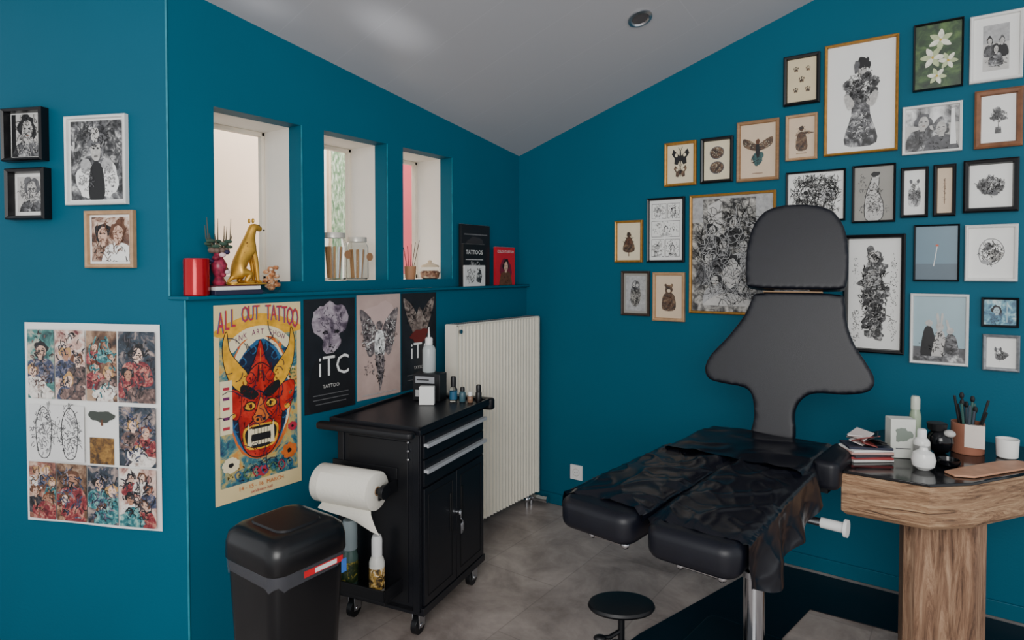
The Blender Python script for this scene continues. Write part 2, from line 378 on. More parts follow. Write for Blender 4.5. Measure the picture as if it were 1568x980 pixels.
# --- gallery wall
frame(F,1.719,2.439,.167,.246,.018,BL,MATC,.0,[o for x,zz,s in ((-.2,.25,.22),(.22,.24,.2),(0,.0,.24),(-.2,-.24,.2),(.22,-.24,.22)) for o in butterfly(x,zz,s,SEPI)])
girl=[('s',[(-.27,-.47),(-.16,-.18),(-.15,-.02),(.0,.04),(.15,-.02),(.17,-.18),(.28,-.47)],PHOTO),('h',0,-.3,.2,.15,K,60,.008),('h',0,-.3,.2,.15,WHT,30,.006)]
for x_,z_,s_ in ((-.16,.04,.12),(.02,.0,.13),(.19,.04,.12),(-.22,.13,.10),(.23,.14,.1),(-.05,.12,.12),(.1,.2,.1)): girl+=flower(x_,z_,s_,INK,.58)
girl+=[('b',.02,.29,.085,.065,SKG,.05),('b',.03,.345,.11,.05,K,.2),('b',-.07,.31,.05,.06,G1,.2),('b',.12,.33,.05,.05,K,.3),('b',-.02,.30,.018,.01,K,0),('b',.05,.30,.018,.01,K,0),('s',[(-.2,-.12),(-.28,0),(-.22,.04),(-.1,-.06)],SKG),('s',[(.22,-.1),(.3,0),(.24,.05),(.1,-.06)],SKG),('h',.02,.12,.26,.18,K,130,.008)]
frame(F,1.978,2.313,.308,.532,.013,GOLDF,PAP,.02,girl)
lil=[R_(GREENP)]
for cx_,cz_,s_ in ((.05,.24,.28),(-.12,-.02,.28),(.22,-.1,.22),(-.02,-.32,.22)):
    for k in range(6):
        t=k*math.pi/3+cx_*9
        dx,dz=math.cos(t)*s_,math.sin(t)*s_*.62
        nx,nz=-math.sin(t)*s_*.24,math.cos(t)*s_*.15
        lil.append(('s',[(cx_,cz_),(cx_+dx*.5+nx,cz_+dz*.5+nz),(cx_+dx,cz_+dz),(cx_+dx*.5-nx,cz_+dz*.5-nz)],LILY if k%2 else LILG))
    lil.append(('b',cx_,cz_,.03,.02,pm('pistil',(190,160,60)),.1))
frame(F,2.281,2.449,.186,.298,.008,BL,GREENP,0,lil)
frame(F,2.486,2.444,.182,.286,.014,WH,PAP,.032,[R_(GRYL),('r',-.5,.1,.5,.5,G2)]+person(-.22,.14,.46,.62,SKG,K,PHOTO)+person(.22,.12,.46,.62,SKG,INK,K)+person(.0,-.05,.5,.62,SKG,K,PHOTO)+[('h',0,-.3,.45,.15,K,60,.02)])
frame(F,2.262,2.128,.224,.217,.013,WH,PHOTOL,0,[R_(GRYL),('r',-.5,.1,.5,.5,PHOTOL),('s',[(-.4,-.5),(-.3,-.1),(-.1,.1),(.0,-.1),(.05,-.5)],G1)]+person(-.18,.14,.6,1,SKG,G1,PHOTO)+person(.18,-.02,.6,1,SKG,PHOTO,G1)+[('p',[(.34,-.4),(.46,-.4),(.42,.42),(.36,.42)],WHT)])
frame(F,2.498,2.141,.165,.247,.024,WOODB,PAP,.012,[('l',[(0,-.36),(.02,.1)],.03,K),('b',0,.14,.22,.12,INK,.35),('b',-.14,.04,.16,.08,INK,.35),('b',.16,.02,.14,.08,INK,.35),('p',[(-.12,-.36),(.12,-.36),(.1,-.2),(-.1,-.2)],INK),('h',0,.06,.34,.16,K,70,.018)])
frame(F,1.721,2.155,.146,.226,.014,WOODT,BEI,.0,[('b',0,.22,.09,.07,SEPI,.1),('s',[(-.2,-.3),(-.16,.06),(0,.14),(.16,.06),(.22,-.3)],SEPI),('b',.12,.1,.26,.04,SEPI,.3),('h',0,0,.3,.3,BRN,50,.012),('l',[(-.2,-.4),(.2,-.4)],.02,BRN)])
frame(F,1.512,2.111,.209,.311,.018,WOODF,BEI,.0,[('s',[(0,.12),(.22,.2),(.42,.24),(.4,.1),(.18,.02),(0,0),(-.18,.02),(-.4,.1),(-.42,.24),(-.22,.2)],SEPI),('h',.22,.12,.2,.07,CRE,26,.01),('h',-.22,.12,.2,.07,CRE,26,.01),('b',0,-.14,.17,.12,TLI,.2),('h',0,-.14,.2,.14,K,40,.012),('b',0,.02,.06,.16,K,.1),('b',0,.17,.06,.05,BRN,.1),('l',[(-.15,-.42),(.15,-.42)],.015,BRN)])
frame(F,1.301,2.084,.173,.242,.018,BL,CRE,.004,[('b',0,.2,.3,.17,G1,.02),('b',0,-.2,.3,.17,G1,.02),('b',0,.2,.27,.15,SEPI,.02),('b',0,-.2,.27,.15,SEPI,.02),('h',0,.2,.24,.14,CRE,24,.012),('h',0,-.2,.24,.14,CRE,24,.012)])
frame(F,1.099,2.083,.181,.243,.016,GOLDF,CRE,.0,butterfly(0,.17,.8,K)+butterfly(0,-.2,.6,SEPI))
frame(F,1.786,1.859,.269,.249,.01,BL,PAP,.008,[('h',0,0,.5,.48,K,330,.008),('o',[(-.35,-.2),(-.3,.25),(-.1,.35),(.02,.1),(-.1,-.25)],.012,K),('o',[(.05,-.3),(.1,.1),(.3,.3),(.4,0),(.3,-.3)],.012,K)]+flower(-.18,.08,.16,INKL)+flower(.24,.02,.15,G2)+[('h',0,0,.47,.45,K,220,.009),('h',-.3,-.3,.16,.14,K,60,.008),('h',.3,.34,.16,.12,K,60,.008),('h',-.34,.34,.12,.12,K,40,.008),('h',.34,-.34,.12,.12,K,40,.008)])
frame(F,2.038,1.854,.178,.270,.010,BL,GREYB,0,[R_(GREYB),('s',[(-.2,-.48),(-.22,-.1),(-.1,.2),(.02,.38),(.14,.3),(.12,.05),(.25,-.2),(.2,-.48)],GRYL),('o',[(-.2,-.48),(-.22,-.1),(-.1,.2),(.02,.38),(.14,.3),(.12,.05),(.25,-.2),(.2,-.48)],.02,K),('b',.05,.32,.09,.07,SKG,.05),('b',.04,.36,.11,.05,K,.2),('s',[(-.1,.1),(-.02,.2),(.14,.12),(.06,.04)],SKG),('h',0,-.1,.22,.34,K,110,.012),('h',0,-.3,.4,.14,G1,60,.012),('h',-.3,.2,.15,.2,G1,30,.012)])
frame(F,2.200,1.848,.106,.227,.014,BL,PAP,.004,[('s',[(-.3,-.3),(-.32,.1),(-.14,.24),(.12,.24),(.3,.1),(.3,-.3)],PHOTOL),('b',0,.14,.22,.1,INKL,.1),('b',-.2,.26,.08,.05,G1,.1),('b',.2,.26,.08,.05,G1,.1),('h',0,-.05,.34,.3,K,110,.025)])
frame(F,2.313,1.849,.084,.229,.016,BL,BEI,.0,[('l',[(0,-.3),(0,.25)],.05,BRN),('h',0,0,.14,.3,SEPI,40,.04)])
frame(F,2.476,1.857,.191,.226,.022,BL,PAP,.0,flower(-.16,.02,.17,INK)+flower(.18,.0,.16,INK)+[('b',0,.16,.1,.08,G2,.3),('b',0,-.16,.2,.06,G1,.3),('h',0,0,.38,.22,K,130,.014)],depth=.03)
eng=[R_(BUSY),('r',-.5,.28,.5,.5,G2),('r',-.36,.1,.30,.48,BUSY),('p',[(-.3,.1),(-.3,.42),(-.12,.48),(-.12,.1)],GRYL),('p',[(.3,.1),(.3,.45),(.42,.48),(.42,.1)],G2)]
for x_,z_,s_,cl in ((-.24,.2,.26,INK),(.03,.27,.24,K),(.26,.2,.26,BUSY),(-.1,.08,.28,PHOTO),(.14,.06,.28,G2),(-.3,-.04,.28,G1),(.0,-.1,.34,PHOTO),(.26,-.14,.28,BUSY),(-.2,-.24,.28,G2),(.12,-.28,.28,INK)): eng+=person(x_,z_,s_,.7,SKG,K,cl)
eng+=[('s',[(-.34,-.46),(-.1,-.34),(.2,-.38),(.34,-.46)],GRYL),('s',[(-.12,-.18),(0,-.3),(.14,-.16),(.04,-.06)],GRYL),('h',0,-.02,.48,.46,K,420,.006),('h',0,-.05,.46,.42,G2,220,.006),('r',-.5,-.5,.5,-.45,BUSY)]
frame(F,1.380,1.581,.448,.644,.014,GOLDF,GREYB,.0,eng)
com=[]
for (x0,z0,x1,z1) in ((-.46,.2,.02,.46),(.06,.2,.46,.46),(-.46,-.12,.46,.16),(-.46,-.46,-.04,-.16),(.0,-.46,.46,-.16)):
    com+=[('c',x0,z0,x1,z1),('r',x0,z0,x1,z1,G1),('r',x0+.012,z0+.008,x1-.012,z1-.008,PAP)]+person((x0+x1)/2,(z0+z1)/2,.24,.6,PAP,G1,INKL)+[('h',(x0+x1)/2,(z0+z1)/2,(x1-x0)*.5,(z1-z0)*.5,K,80,.01)]
frame(F,1.016,1.720,.221,.364,.014,BL,PAP,.006,com)
frame(F,.790,1.661,.175,.244,.014,GOLDF,CRE,.0,[('b',0,.18,.1,.07,SEPI,.1),('s',[(-.26,-.22),(-.1,.1),(.1,.1),(.26,-.22),(0,-.3)],SEPI),('b',.0,.0,.14,.1,BRN,.2),('l',[(0,-.28),(0,-.4)],.03,BRN),('h',0,-.05,.26,.22,K,40,.015)])
frame(F,.834,1.359,.177,.259,.014,DKB,GREYB,.0,[('r',-.42,-.44,.42,.44,G2),('b',0,-.04,.22,.3,BUSY,.06),('b',0,.2,.18,.12,PHOTO,.1),('b',-.07,.2,.05,.035,GRYL,.02),('b',.07,.2,.05,.035,GRYL,.02),('b',-.07,.2,.02,.015,K,0),('b',.07,.2,.02,.015,K,0),('h',0,-.08,.22,.24,K,80,.014)])
frame(F,1.036,1.344,.188,.275,.018,WOODT,BEI,.0,[('s',[(-.24,-.3),(-.22,.02),(0,.1),(.22,.02),(.24,-.3)],SEPI),('b',0,.17,.15,.11,SEPI,.05),('b',-.12,.27,.05,.035,SEPI,0),('b',.12,.27,.05,.035,SEPI,0),('b',0,.14,.07,.04,BEI,.05),('h',0,-.1,.24,.2,BRN,60,.014)])
skel=[('h',-.36,-.3,.1,.16,K,60,.01),('h',.38,.1,.08,.3,K,70,.01),('h',.36,-.3,.08,.14,K,40,.01),('h',-.36,.2,.06,.16,G1,30,.01)]
for x_,z_,rx_,rz_ in ((0,.34,.15,.08),(.0,.22,.24,.08),(-.04,.12,.26,.09),(.03,.02,.24,.08),(-.02,-.08,.25,.08),(.04,-.18,.2,.08),(-.02,-.28,.22,.07),(.02,-.37,.17,.05)): skel.append(('b',x_,z_,rx_,rz_,INK,.35))
skel+=[('b',0,.34,.10,.055,GRYL,.08),('b',-.035,.345,.028,.015,K,0),('b',.035,.345,.028,.015,K,0),('b',0,.315,.014,.01,K,0)]
for k in range(5): skel.append(('o',[(-.13,.2-.035*k),(0,.215-.035*k),(.13,.2-.035*k),(0,.19-.035*k)],.016,G2))
skel+=[('h',0,0,.28,.42,K,260,.014),('h',0,0,.22,.38,GRYL,60,.01)]
frame(F,2.044,1.384,.252,.556,.02,BL,PAP,.0,skel,depth=.03)
frame(F,2.286,1.572,.171,.253,.008,BL,BLUEG,0,[R_(BLUEG),('r',-.5,-.5,.5,-.2,pm('photo_steel',(82,100,112),.4)),('l',[(-.06,-.25),(.02,.12)],.02,PAP),('b',.02,.14,.04,.02,pm('orange_dot',(200,90,60)),.1)])
frame(F,2.481,1.569,.182,.243,.014,WH,PAP,.01,[('o',[(-.3,.1),(-.1,.3),(.2,.26),(.34,0),(.1,-.24),(-.24,-.2)],.02,G1),('b',.12,-.06,.2,.12,BUSY,.25),('b',-.06,.14,.12,.08,INK,.3),('h',.0,.0,.32,.26,K,140,.014),('b',-.12,-.2,.14,.04,G2,.3)],depth=.03)
frame(F,2.300,1.231,.218,.316,.013,WH,SKYP,.0,[R_(SKYP),('r',-.5,-.5,.5,-.28,G1),('s',[(-.34,-.45),(-.3,-.05),(-.2,.05),(-.1,-.05),(-.04,-.45)],K),('b',-.19,.09,.07,.05,SKG,.05),('s',[(-.13,-.45),(-.06,-.1),(.02,.0),(.12,-.1),(.16,-.45)],GRYL),('b',.02,.04,.08,.06,SKG,.05),('s',[(-.02,.06),(-.05,.22),(-.01,.24),(.02,.08)],GRYL),('s',[(.03,.06),(.05,.24),(.09,.22),(.06,.07)],GRYL),('s',[(.1,-.45),(.14,-.14),(.22,-.06),(.34,-.14),(.38,-.45)],PHOTO),('b',.22,-.02,.07,.05,SKG,.05),('s',[(.18,.0),(.13,.13),(.17,.14),(.21,.02)],GRYL),('h',0,-.25,.4,.2,K,70,.012),('r',-.5,-.5,.5,-.42,PHOTO)])
frame(F,2.516,1.315,.128,.126,.010,BL,BLUEP,0,[R_(BLUEP)]+person(-.1,.05,.6,1,SKYP,K,BLUEP)+[('r',.2,-.4,.24,.4,SKYP)])
frame(F,2.522,1.142,.126,.155,.014,SILV,PAP,.006,[('b',0,-.1,.26,.18,PHOTOL,.15),('b',-.12,.06,.14,.12,INKL,.1),('b',-.22,.12,.05,.09,G1,.1),('b',-.02,.12,.05,.09,G1,.1),('h',0,-.08,.28,.22,K,60,.016)])
# --- left wall frames
frame(F,-.559,2.016,.185,.203,.016,BL,PAP,.004,[R_(GRYL),('r',-.5,-.5,-.36,.5,K)]+person(.02,.1,1.0,1,SKG,K,PHOTO)+[('h',.0,.1,.4,.4,K,90,.012),('h',.0,-.3,.4,.2,GRYL,40,.012)],'A',.04)
frame(F,-.550,1.789,.18,.197,.018,BL,PAP,.004,[('c',-.44,-.44,.44,.44),('r',-.44,-.44,.44,.44,GRYL)]+person(.08,.08,.95,1,SKG,G1,PHOTO)+[('h',.0,.0,.4,.4,G1,90,.012)],'A',.04)
frame(F,-.273,1.91,.268,.335,.013,WH,PAP,.006,[R_(PHOTO),('b',-.28,.2,.14,.3,INK,.3),('b',.28,.2,.14,.3,INK,.3),('b',-.2,-.25,.18,.24,WHT,.15),('b',.24,-.25,.16,.24,WHT,.15),('s',[(-.14,-.48),(-.12,-.12),(0,-.02),(.12,-.12),(.14,-.48)],K),('b',-.01,.12,.1,.13,SKG,.05),('b',-.01,.27,.2,.08,G1,.25),('b',-.02,.32,.08,.09,GRYL,.1),('b',-.05,.15,.022,.012,K,0),('b',.03,.15,.022,.012,K,0),('l',[(-.04,.05),(.03,.05)],.012,K),('s',[(-.3,-.02),(-.16,.02),(-.1,-.08),(-.26,-.16)],G2),('s',[(.3,-.02),(.16,.02),(.1,-.08),(.26,-.16)],G2),('h',0,.3,.36,.18,K,80,.01),('h',-.2,-.25,.14,.2,G1,60,.008),('h',.24,-.25,.12,.2,G1,60,.008)],'A')
frame(F,-.222,1.612,.2136,.215,.016,WOODT,PAP,.008,[R_(SEP)]+person(-.2,.08,.75,1,SKN,K,SEP)+person(.2,.1,.8,1,SKN,BRN,PAP)+[('h',0,0,.46,.46,BRN,60,.012)],'A')

# ---------------------------------------------------------------- collage poster on left wall
mb=MB(); w,h=.60,.776
n=9
for i in range(n):
    x0,x1=-w/2+w*i/n,-w/2+w*(i+1)/n
    yy=lambda x:-.004-.004*math.sin(x*14)
    mb.add([(x0,yy(x0),-h/2),(x1,yy(x1),-h/2),(x1,yy(x1),h/2),(x0,yy(x0),h/2)],[(0,1,2,3)],PAP)
pals=[[(20,60,62),(70,130,124),(200,190,170)],[(100,40,44),(205,170,155),(225,220,210)],[(30,22,20),(100,70,50),(170,140,114)],[(14,18,26),(50,62,74),(170,150,140)],[(60,60,60),(180,180,176),(245,245,242)],[(50,30,30),(150,96,80),(215,190,170)]]
cloths=[picm('cl_%d'%i,c_,45,seed=i) for i,c_ in enumerate([[(16,16,20),(50,50,58),(90,80,80)],[(150,130,120),(220,214,206),(236,230,222)],[(80,14,24),(140,50,56),(200,140,120)],[(14,60,70),(50,120,126),(150,190,180)],[(30,26,28),(90,70,66),(150,120,110)],[(60,36,26),(130,90,66),(190,150,120)],[(26,34,50),(60,70,100),(160,150,150)]])]
hairs=[K,BRN,pm('hair_blond',(180,140,90),.6,var=.3,scale=60),pm('hair_auburn',(104,50,32),.6,var=.3,scale=60)]
skins=[SKN,pm('skin2',(224,190,170),.6,var=.15,scale=70),pm('skin3',(170,124,100),.6,var=.2,scale=70)]
gx0=[-.48,-.265,-.028,.208];gx1=[-.275,-.038,.198,.475];rows=[(.465,.12),(.10,-.19),(-.2,-.485)]
ops=[];sd=0
for ri,(z1,z0) in enumerate(rows):
    for ci in range(4):
        sd+=1; x0,x1=gx0[ci],gx1[ci]
        if ri==1 and ci in(0,1,2):
            ops.append(('c',-.5,-.5,.5,.5))
            if ci<1: ops+= [('r',-.47,z0,-.05,z1-.01,pm('linepage',(222,222,220)))]+[('h',-.36,-.04,.1,.13,G1,110,.005),('h',-.17,-.04,.1,.13,G1,110,.005),('o',[(-.4,-.16),(-.42,0),(-.36,.08),(-.3,0),(-.32,-.16)],.006,K),('o',[(-.2,-.16),(-.22,0),(-.16,.08),(-.1,0),(-.12,-.16)],.006,K)]
            if ci==2: ops+= [('r',-.01,-.19,.17,-.06,picm('col_gold',[(60,40,18),(120,84,34),(160,120,56)],scale=40,seed=4)),('b',.08,.045,.09,.03,pm('col_tree',(60,66,60)),.2),('r',.075,-.0,.09,.03,BRN)]
            continue
        pal=pals[(0,1,2,3)[ci]] if ri==0 else (pals[3] if ri==1 else pals[(5,2,3,1)[ci]])
        ops+=[('c',x0,z0,x1,z1),('r',x0,z0,x1,z1,picm('col%d'%sd,pal,scale=14+sd%3*5,seed=sd))]
        cx_,cz_=(x0+x1)/2,(z0+z1)/2; hw_,hh_=(x1-x0)/2,(z1-z0)/2
        lay=[((-.05,.09,.12),(.03,.10,.12),(.08,.04,.12),(-.05,-.01,.15),(.05,-.04,.15)),((.0,.06,.22),(-.06,-.04,.16)),((-.03,.05,.17),(.06,.02,.17),(-.01,-.08,.17))][sd%3]
        for (dx,dz,s_) in lay:
            ops+=person(cx_+dx,cz_+dz,s_,.6,AR.choice(skins),AR.choice(hairs),AR.choice(cloths))
        ops+=[('b',cx_+AR.uniform(-.05,.05),z0+.03,hw_*.8,.05,AR.choice(cloths),.3),('h',cx_,cz_,hw_,hh_,AR.choice(cloths),40,.01),('h',cx_,cz_,hw_,hh_,K,30,.006)]
draw(mb,ops,w,h,-.0085)
xx=-.311
mb.build('photo_collage_poster',(xx+sa*.002,PU[1]+xx/ca*sa-ca*.002,.905),CA,smooth=0)

# ---------------------------------------------------------------- wall posters
def poster(name,y0,y1,z0,z1,base,ops):
    mb=MB(); w,h=y1-y0,z1-z0
    mb.box(-w/2,w/2,-.002,0,-h/2,h/2,base)
    draw(mb,ops,w,h,-.0021)
    return mb.build(name,(.0615,(y0+y1)/2,(z0+z1)/2),90,smooth=0)
PC=pm('poster_cream',(222,202,152),.5); RD=picm('mask_red',[(130,14,16),(185,32,26),(212,62,38)],scale=14)
YL=pm('horn_yellow',(222,164,40),.5,var=.25,scale=30); BLU=pm('poster_blue',(44,96,140),.5,var=.2,scale=30); DKN=pm('poster_navy',(24,34,60),.5)
PUR=pm('poster_purple',(110,36,90),.5); MAG=pm('poster_magenta',(176,44,66),.5); ORG=pm('poster_orange',(206,104,40),.5,var=.2,scale=30); GRE=pm('poster_green',(80,120,84),.5)
SEA=picm('poster_waves',[(24,54,90),(60,120,130),(190,170,100),(206,140,64)],scale=14,seed=6)
IV=pm('ivory',(232,218,180),.5)
MD=pm('mask_dark',(90,8,14),.5)
def mir(P): return [(-x,z) for x,z in P]
def big(ops_):   # enlarge the mask group about its centre
    o=[]
    f=lambda x,z:(x*1.13,-.035+(z+.035)*1.1)
    for op in ops_:
        if op[0]=='b': x,z=f(op[1],op[2]); o.append(('b',x,z,op[3]*1.12,op[4]*1.1)+tuple(op[5:]))
        elif op[0]=='h': x,z=f(op[1],op[2]); o.append(('h',x,z,op[3]*1.12,op[4]*1.1)+tuple(op[5:]))
        elif op[0] in 'pslo': o.append((op[0],[f(*p) for p in op[1]])+tuple(op[2:]))
        else: o.append(op)
    return o
hornR=[(.13,.12),(.2,.17),(.3,.24),(.33,.33),(.37,.26),(.35,.16),(.28,.08),(.17,.04)]
face=[(0,.17),(.12,.13),(.2,.07),(.24,-.02),(.22,-.12),(.2,-.19),(.12,-.26),(0,-.28),(-.12,-.26),(-.2,-.19),(-.22,-.12),(-.24,-.02),(-.2,.07),(-.12,.13)]
ear=[(.2,.04),(.36,.06),(.33,-.05),(.22,-.08)]
ops=[('r',-.45,-.42,.45,.34,SEA),('s',[(-.46,.34),(-.4,.40),(0,.45),(.4,.40),(.46,.34)],YL)]
for k in range(12):
    t=math.pi*(k+.5)/12; c_,s_=math.cos(t),math.sin(t); ops.append(('p',[(.3*c_,.3*s_*.9),(.44*c_+.03*s_,.37*s_),(.44*c_-.03*s_,.39*s_)],(ORG,IV,MAG)[k%3]))
ops+=[('b',0,.02,.38,.34,ORG,.03),('b',0,.02,.36,.32,IV,.03),('b',0,.0,.34,.31,BLU,.03),('b',0,0,.32,.29,DKN,.05)]
for k in range(14):
    t=k*.45-1.3; ops.append(('o',[(.3*math.cos(t)+.04,.27*math.sin(t)),(.3*math.cos(t),.27*math.sin(t)+.025),(.3*math.cos(t)-.04,.27*math.sin(t)),(.3*math.cos(t),.27*math.sin(t)-.02)],.012,BLU))
ops+=[('s',[(-.36,.30),(-.2,.365),(0,.385),(.2,.365),(.36,.30),(.31,.255),(.18,.315),(0,.328),(-.18,.315),(-.31,.255)],IV)]
for j,(cc,dx) in enumerate(((YL,.007),(BLU,-.007),(MAG,0))):
    for i,chh in enumerate('ALL OUT TATTOO'):
        u=(i-6.5)/6.5
        ops.append(('t',chh,u*.43+dx,.45-.045*u*u+.0,.125,cc,.85,1.8+.7*u*u))
for i,chh in enumerate('INK ART SHOW'):
    u=(i-5.5)/5.5; ops.append(('t',chh,u*.27,.352-.036*u*u,.07,PUR,.9,1.2))
mask=[('s',[(0,.28),(.05,.2),(.12,.1),(-.12,.1),(-.05,.2)],RD),('o',[(0,.28),(.05,.2),(.12,.1),(-.12,.1),(-.05,.2)],.01,K),('s',face,RD),('o',face,.012,K),
 ('s',hornR,YL),('s',mir(hornR),YL),('o',hornR,.008,K),('o',mir(hornR),.008,K),
 ('s',ear,RD),('s',mir(ear),RD),('o',ear,.008,K),('o',mir(ear),.008,K),('b',.28,-.06,.03,.012,YL,0),('b',-.28,-.06,.03,.012,YL,0),
 ('b',.1,.1,.045,.03,RD,.1),('b',-.1,.1,.045,.03,RD,.1),('o',[(.05,.1),(.1,.13),(.15,.1),(.1,.075)],.008,K),('o',[(-.05,.1),(-.1,.13),(-.15,.1),(-.1,.075)],.008,K),
 ('s',[(.02,.02),(.1,.06),(.19,.075),(.2,.04),(.1,.0)],K),('s',mir([(.02,.02),(.1,.06),(.19,.075),(.2,.04),(.1,.0)]),K),
 ('b',.11,-.03,.06,.024,K,.05),('b',-.11,-.03,.06,.024,K,.05),('b',.11,-.03,.05,.018,YL,.05),('b',-.11,-.03,.05,.018,YL,.05),('b',.1,-.03,.014,.012,K,0),('b',-.1,-.03,.014,.012,K,0),
 ('s',[(0,.01),(.05,-.06),(.09,-.09),(.04,-.115),(-.04,-.115),(-.09,-.09),(-.05,-.06)],ORG),('o',[(0,.01),(.05,-.06),(.09,-.09),(.04,-.115),(-.04,-.115),(-.09,-.09),(-.05,-.06)],.008,K),('b',.035,-.1,.015,.008,K,0),('b',-.035,-.1,.015,.008,K,0),
 ('l',[(.08,-.1),(.16,-.13),(.19,-.19)],.014,K),('l',[(-.08,-.1),(-.16,-.13),(-.19,-.19)],.014,K),
 ('l',[(.03,.08),(.02,.16)],.012,K),('l',[(-.03,.08),(-.02,.16)],.012,K),('l',[(.0,.1),(.0,.24)],.01,ORG),
 ('s',[(-.16,-.13),(0,-.122),(.16,-.13),(.18,-.18),(.12,-.235),(-.12,-.235),(-.18,-.18)],YL),('s',[(-.14,-.138),(0,-.130),(.14,-.138),(.16,-.18),(.1,-.228),(-.1,-.228),(-.16,-.18)],K),('p',[(-.12,-.142),(.12,-.142),(.11,-.166),(-.11,-.166)],IV),('p',[(-.1,-.218),(.1,-.218),(.09,-.2),(-.09,-.2)],IV)]
for k in range(-3,4): mask.append(('l',[(k*.033,-.142),(k*.033,-.22)],.006,K))
for s in (-1,1): mask+=[('p',[(s*.09,-.222),(s*.14,-.222),(s*.13,-.11)],IV),('p',[(s*.09,-.138),(s*.13,-.138),(s*.11,-.215)],IV)]
mask+=[('h',.13,.0,.1,.16,MD,30,.01),('h',-.13,.0,.1,.16,MD,30,.01),('h',0,.05,.06,.16,MD,16,.01),('h',0,-.25,.12,.03,MD,16,.01)]
ops+=big(mask)
ops+=[('r',-.45,-.15,-.32,.12,IV),('l',[(-.42,.08),(-.35,.08)],.03,MAG),('l',[(-.42,.03),(-.35,.03)],.03,PUR),('l',[(-.42,-.02),(-.35,-.02)],.03,MAG),('l',[(-.42,-.07),(-.35,-.07)],.03,PUR),('l',[(-.42,-.12),(-.35,-.12)],.03,MAG)]
ops+=flower(.34,-.31,.1,ORG,.43)+flower(-.34,-.31,.1,IV,.43)+flower(.02,-.38,.07,MAG,.43)+flower(.38,-.18,.06,MAG,.43)
for k in range(7): ops.append(('o',[(-.3+k*.1,-.37),(-.26+k*.1,-.35),(-.22+k*.1,-.38),(-.26+k*.1,-.4)],.012,(BLU,GRE,MAG)[k%3]))
ops+=[('h',0,-.37,.42,.05,K,90,.008),('h',.38,.05,.06,.15,GRE,24,.016),('h',0,0,.45,.4,DKN,50,.008),('t','14 - 15 - 16  MARCH',0,-.445,.06,ORG),('t','exhibition hall',0,-.475,.045,MAG)]
poster('tattoo_convention_poster',-2.122,-1.735,.582,1.36,PC,ops)
SMK=picm('smoke_mauve',[(56,48,60),(100,88,102),(156,144,154),(180,170,178)],scale=12,seed=3)
DK=pm('poster_charcoal',(30,33,38),.35,var=.25,scale=14)
WT=pm('print_white',(225,225,222),.5)
poster('event_poster',-1.717,-1.435,.861,1.367,DK,[('b',0,.29,.34,.17,SMK,.15),('b',-.05,.36,.25,.1,SMK,.25),('b',.02,.12,.17,.12,SMK,.15),('b',-.1,.2,.05,.018,K,.2),('b',.12,.2,.05,.018,K,.2),('h',.02,.27,.3,.16,pm('smoke_dark',(80,70,84)),60,.012),('h',.02,.05,.12,.04,K,20,.02),('s',[(-.4,-.48),(-.34,-.1),(-.12,.0),(.16,.0),(.36,-.1),(.42,-.48)],pm('poster_dark2',(26,27,30),.4)),('t','iTC',.06,-.11,.46,WT,.9),('t','TATTOO',0,-.28,.08,GRYL),('l',[(-.35,-.35),(.35,-.35)],.012,G1),('l',[(-.35,-.39),(.35,-.39)],.012,G1),('l',[(-.3,-.43),(.3,-.43)],.012,G1)])
PKB=pm('poster_pinkbeige',(182,158,150),.5,var=.12,scale=10)
wing=[(.04,.1),(.12,.22),(.28,.32),(.44,.36),(.4,.2),(.36,.08),(.28,-.06),(.2,-.1),(.1,-.04)]
WNG=picm('wing_ink',[(50,46,48),(104,96,98),(168,156,152)],scale=40,seed=7)
poster('angel_poster',-1.423,-1.142,.873,1.376,PKB,[('b',0,.3,.35,.12,pm('poster_rose',(196,170,164)),.2),('s',wing,WNG),('s',mir(wing),WNG),('h',.25,.12,.16,.16,K,60,.01),('h',-.25,.12,.16,.16,K,60,.01),('h',.25,.12,.16,.16,PAP,30,.008),('h',-.25,.12,.16,.16,PAP,30,.008),('s',[(-.1,-.1),(-.1,.1),(0,.16),(.1,.1),(.1,-.1)],INKL),('b',.0,.2,.07,.05,WNG,.1),('s',[(-.1,-.1),(.1,-.1),(.08,-.3),(.0,-.44),(-.04,-.3)],WNG),('l',[(-.3,.02),(-.12,.06)],.03,INKL),('h',0,-.2,.12,.2,K,60,.012),('h',-.25,-.22,.14,.08,WNG,30,.014),('l',[(-.4,-.46),(.4,-.46)],.012,G2)])
RDK=picm('wing_redgrey',[(40,34,34),(110,96,90),(160,148,138)],scale=30,seed=8)
poster('event_poster',-1.133,-.875,.874,1.375,DK,[('s',[(.05,.02),(.3,.2),(.44,.45),(.1,.3)],RDK),('s',[(-.05,.02),(-.3,.2),(-.44,.45),(-.1,.3)],RDK),('h',.25,.27,.16,.14,K,40,.014),('h',-.25,.27,.16,.14,K,40,.014),('b',0,.2,.12,.13,RDK,.15),('b',0,.05,.26,.07,pm('dark_red',(96,26,24)),.25),('t','iTC',.05,-.11,.46,WT,.9),('t','TATTOO',0,-.28,.08,GRYL),('l',[(-.35,-.35),(.35,-.35)],.012,G1),('l',[(-.35,-.4),(.35,-.4)],.012,G1)])

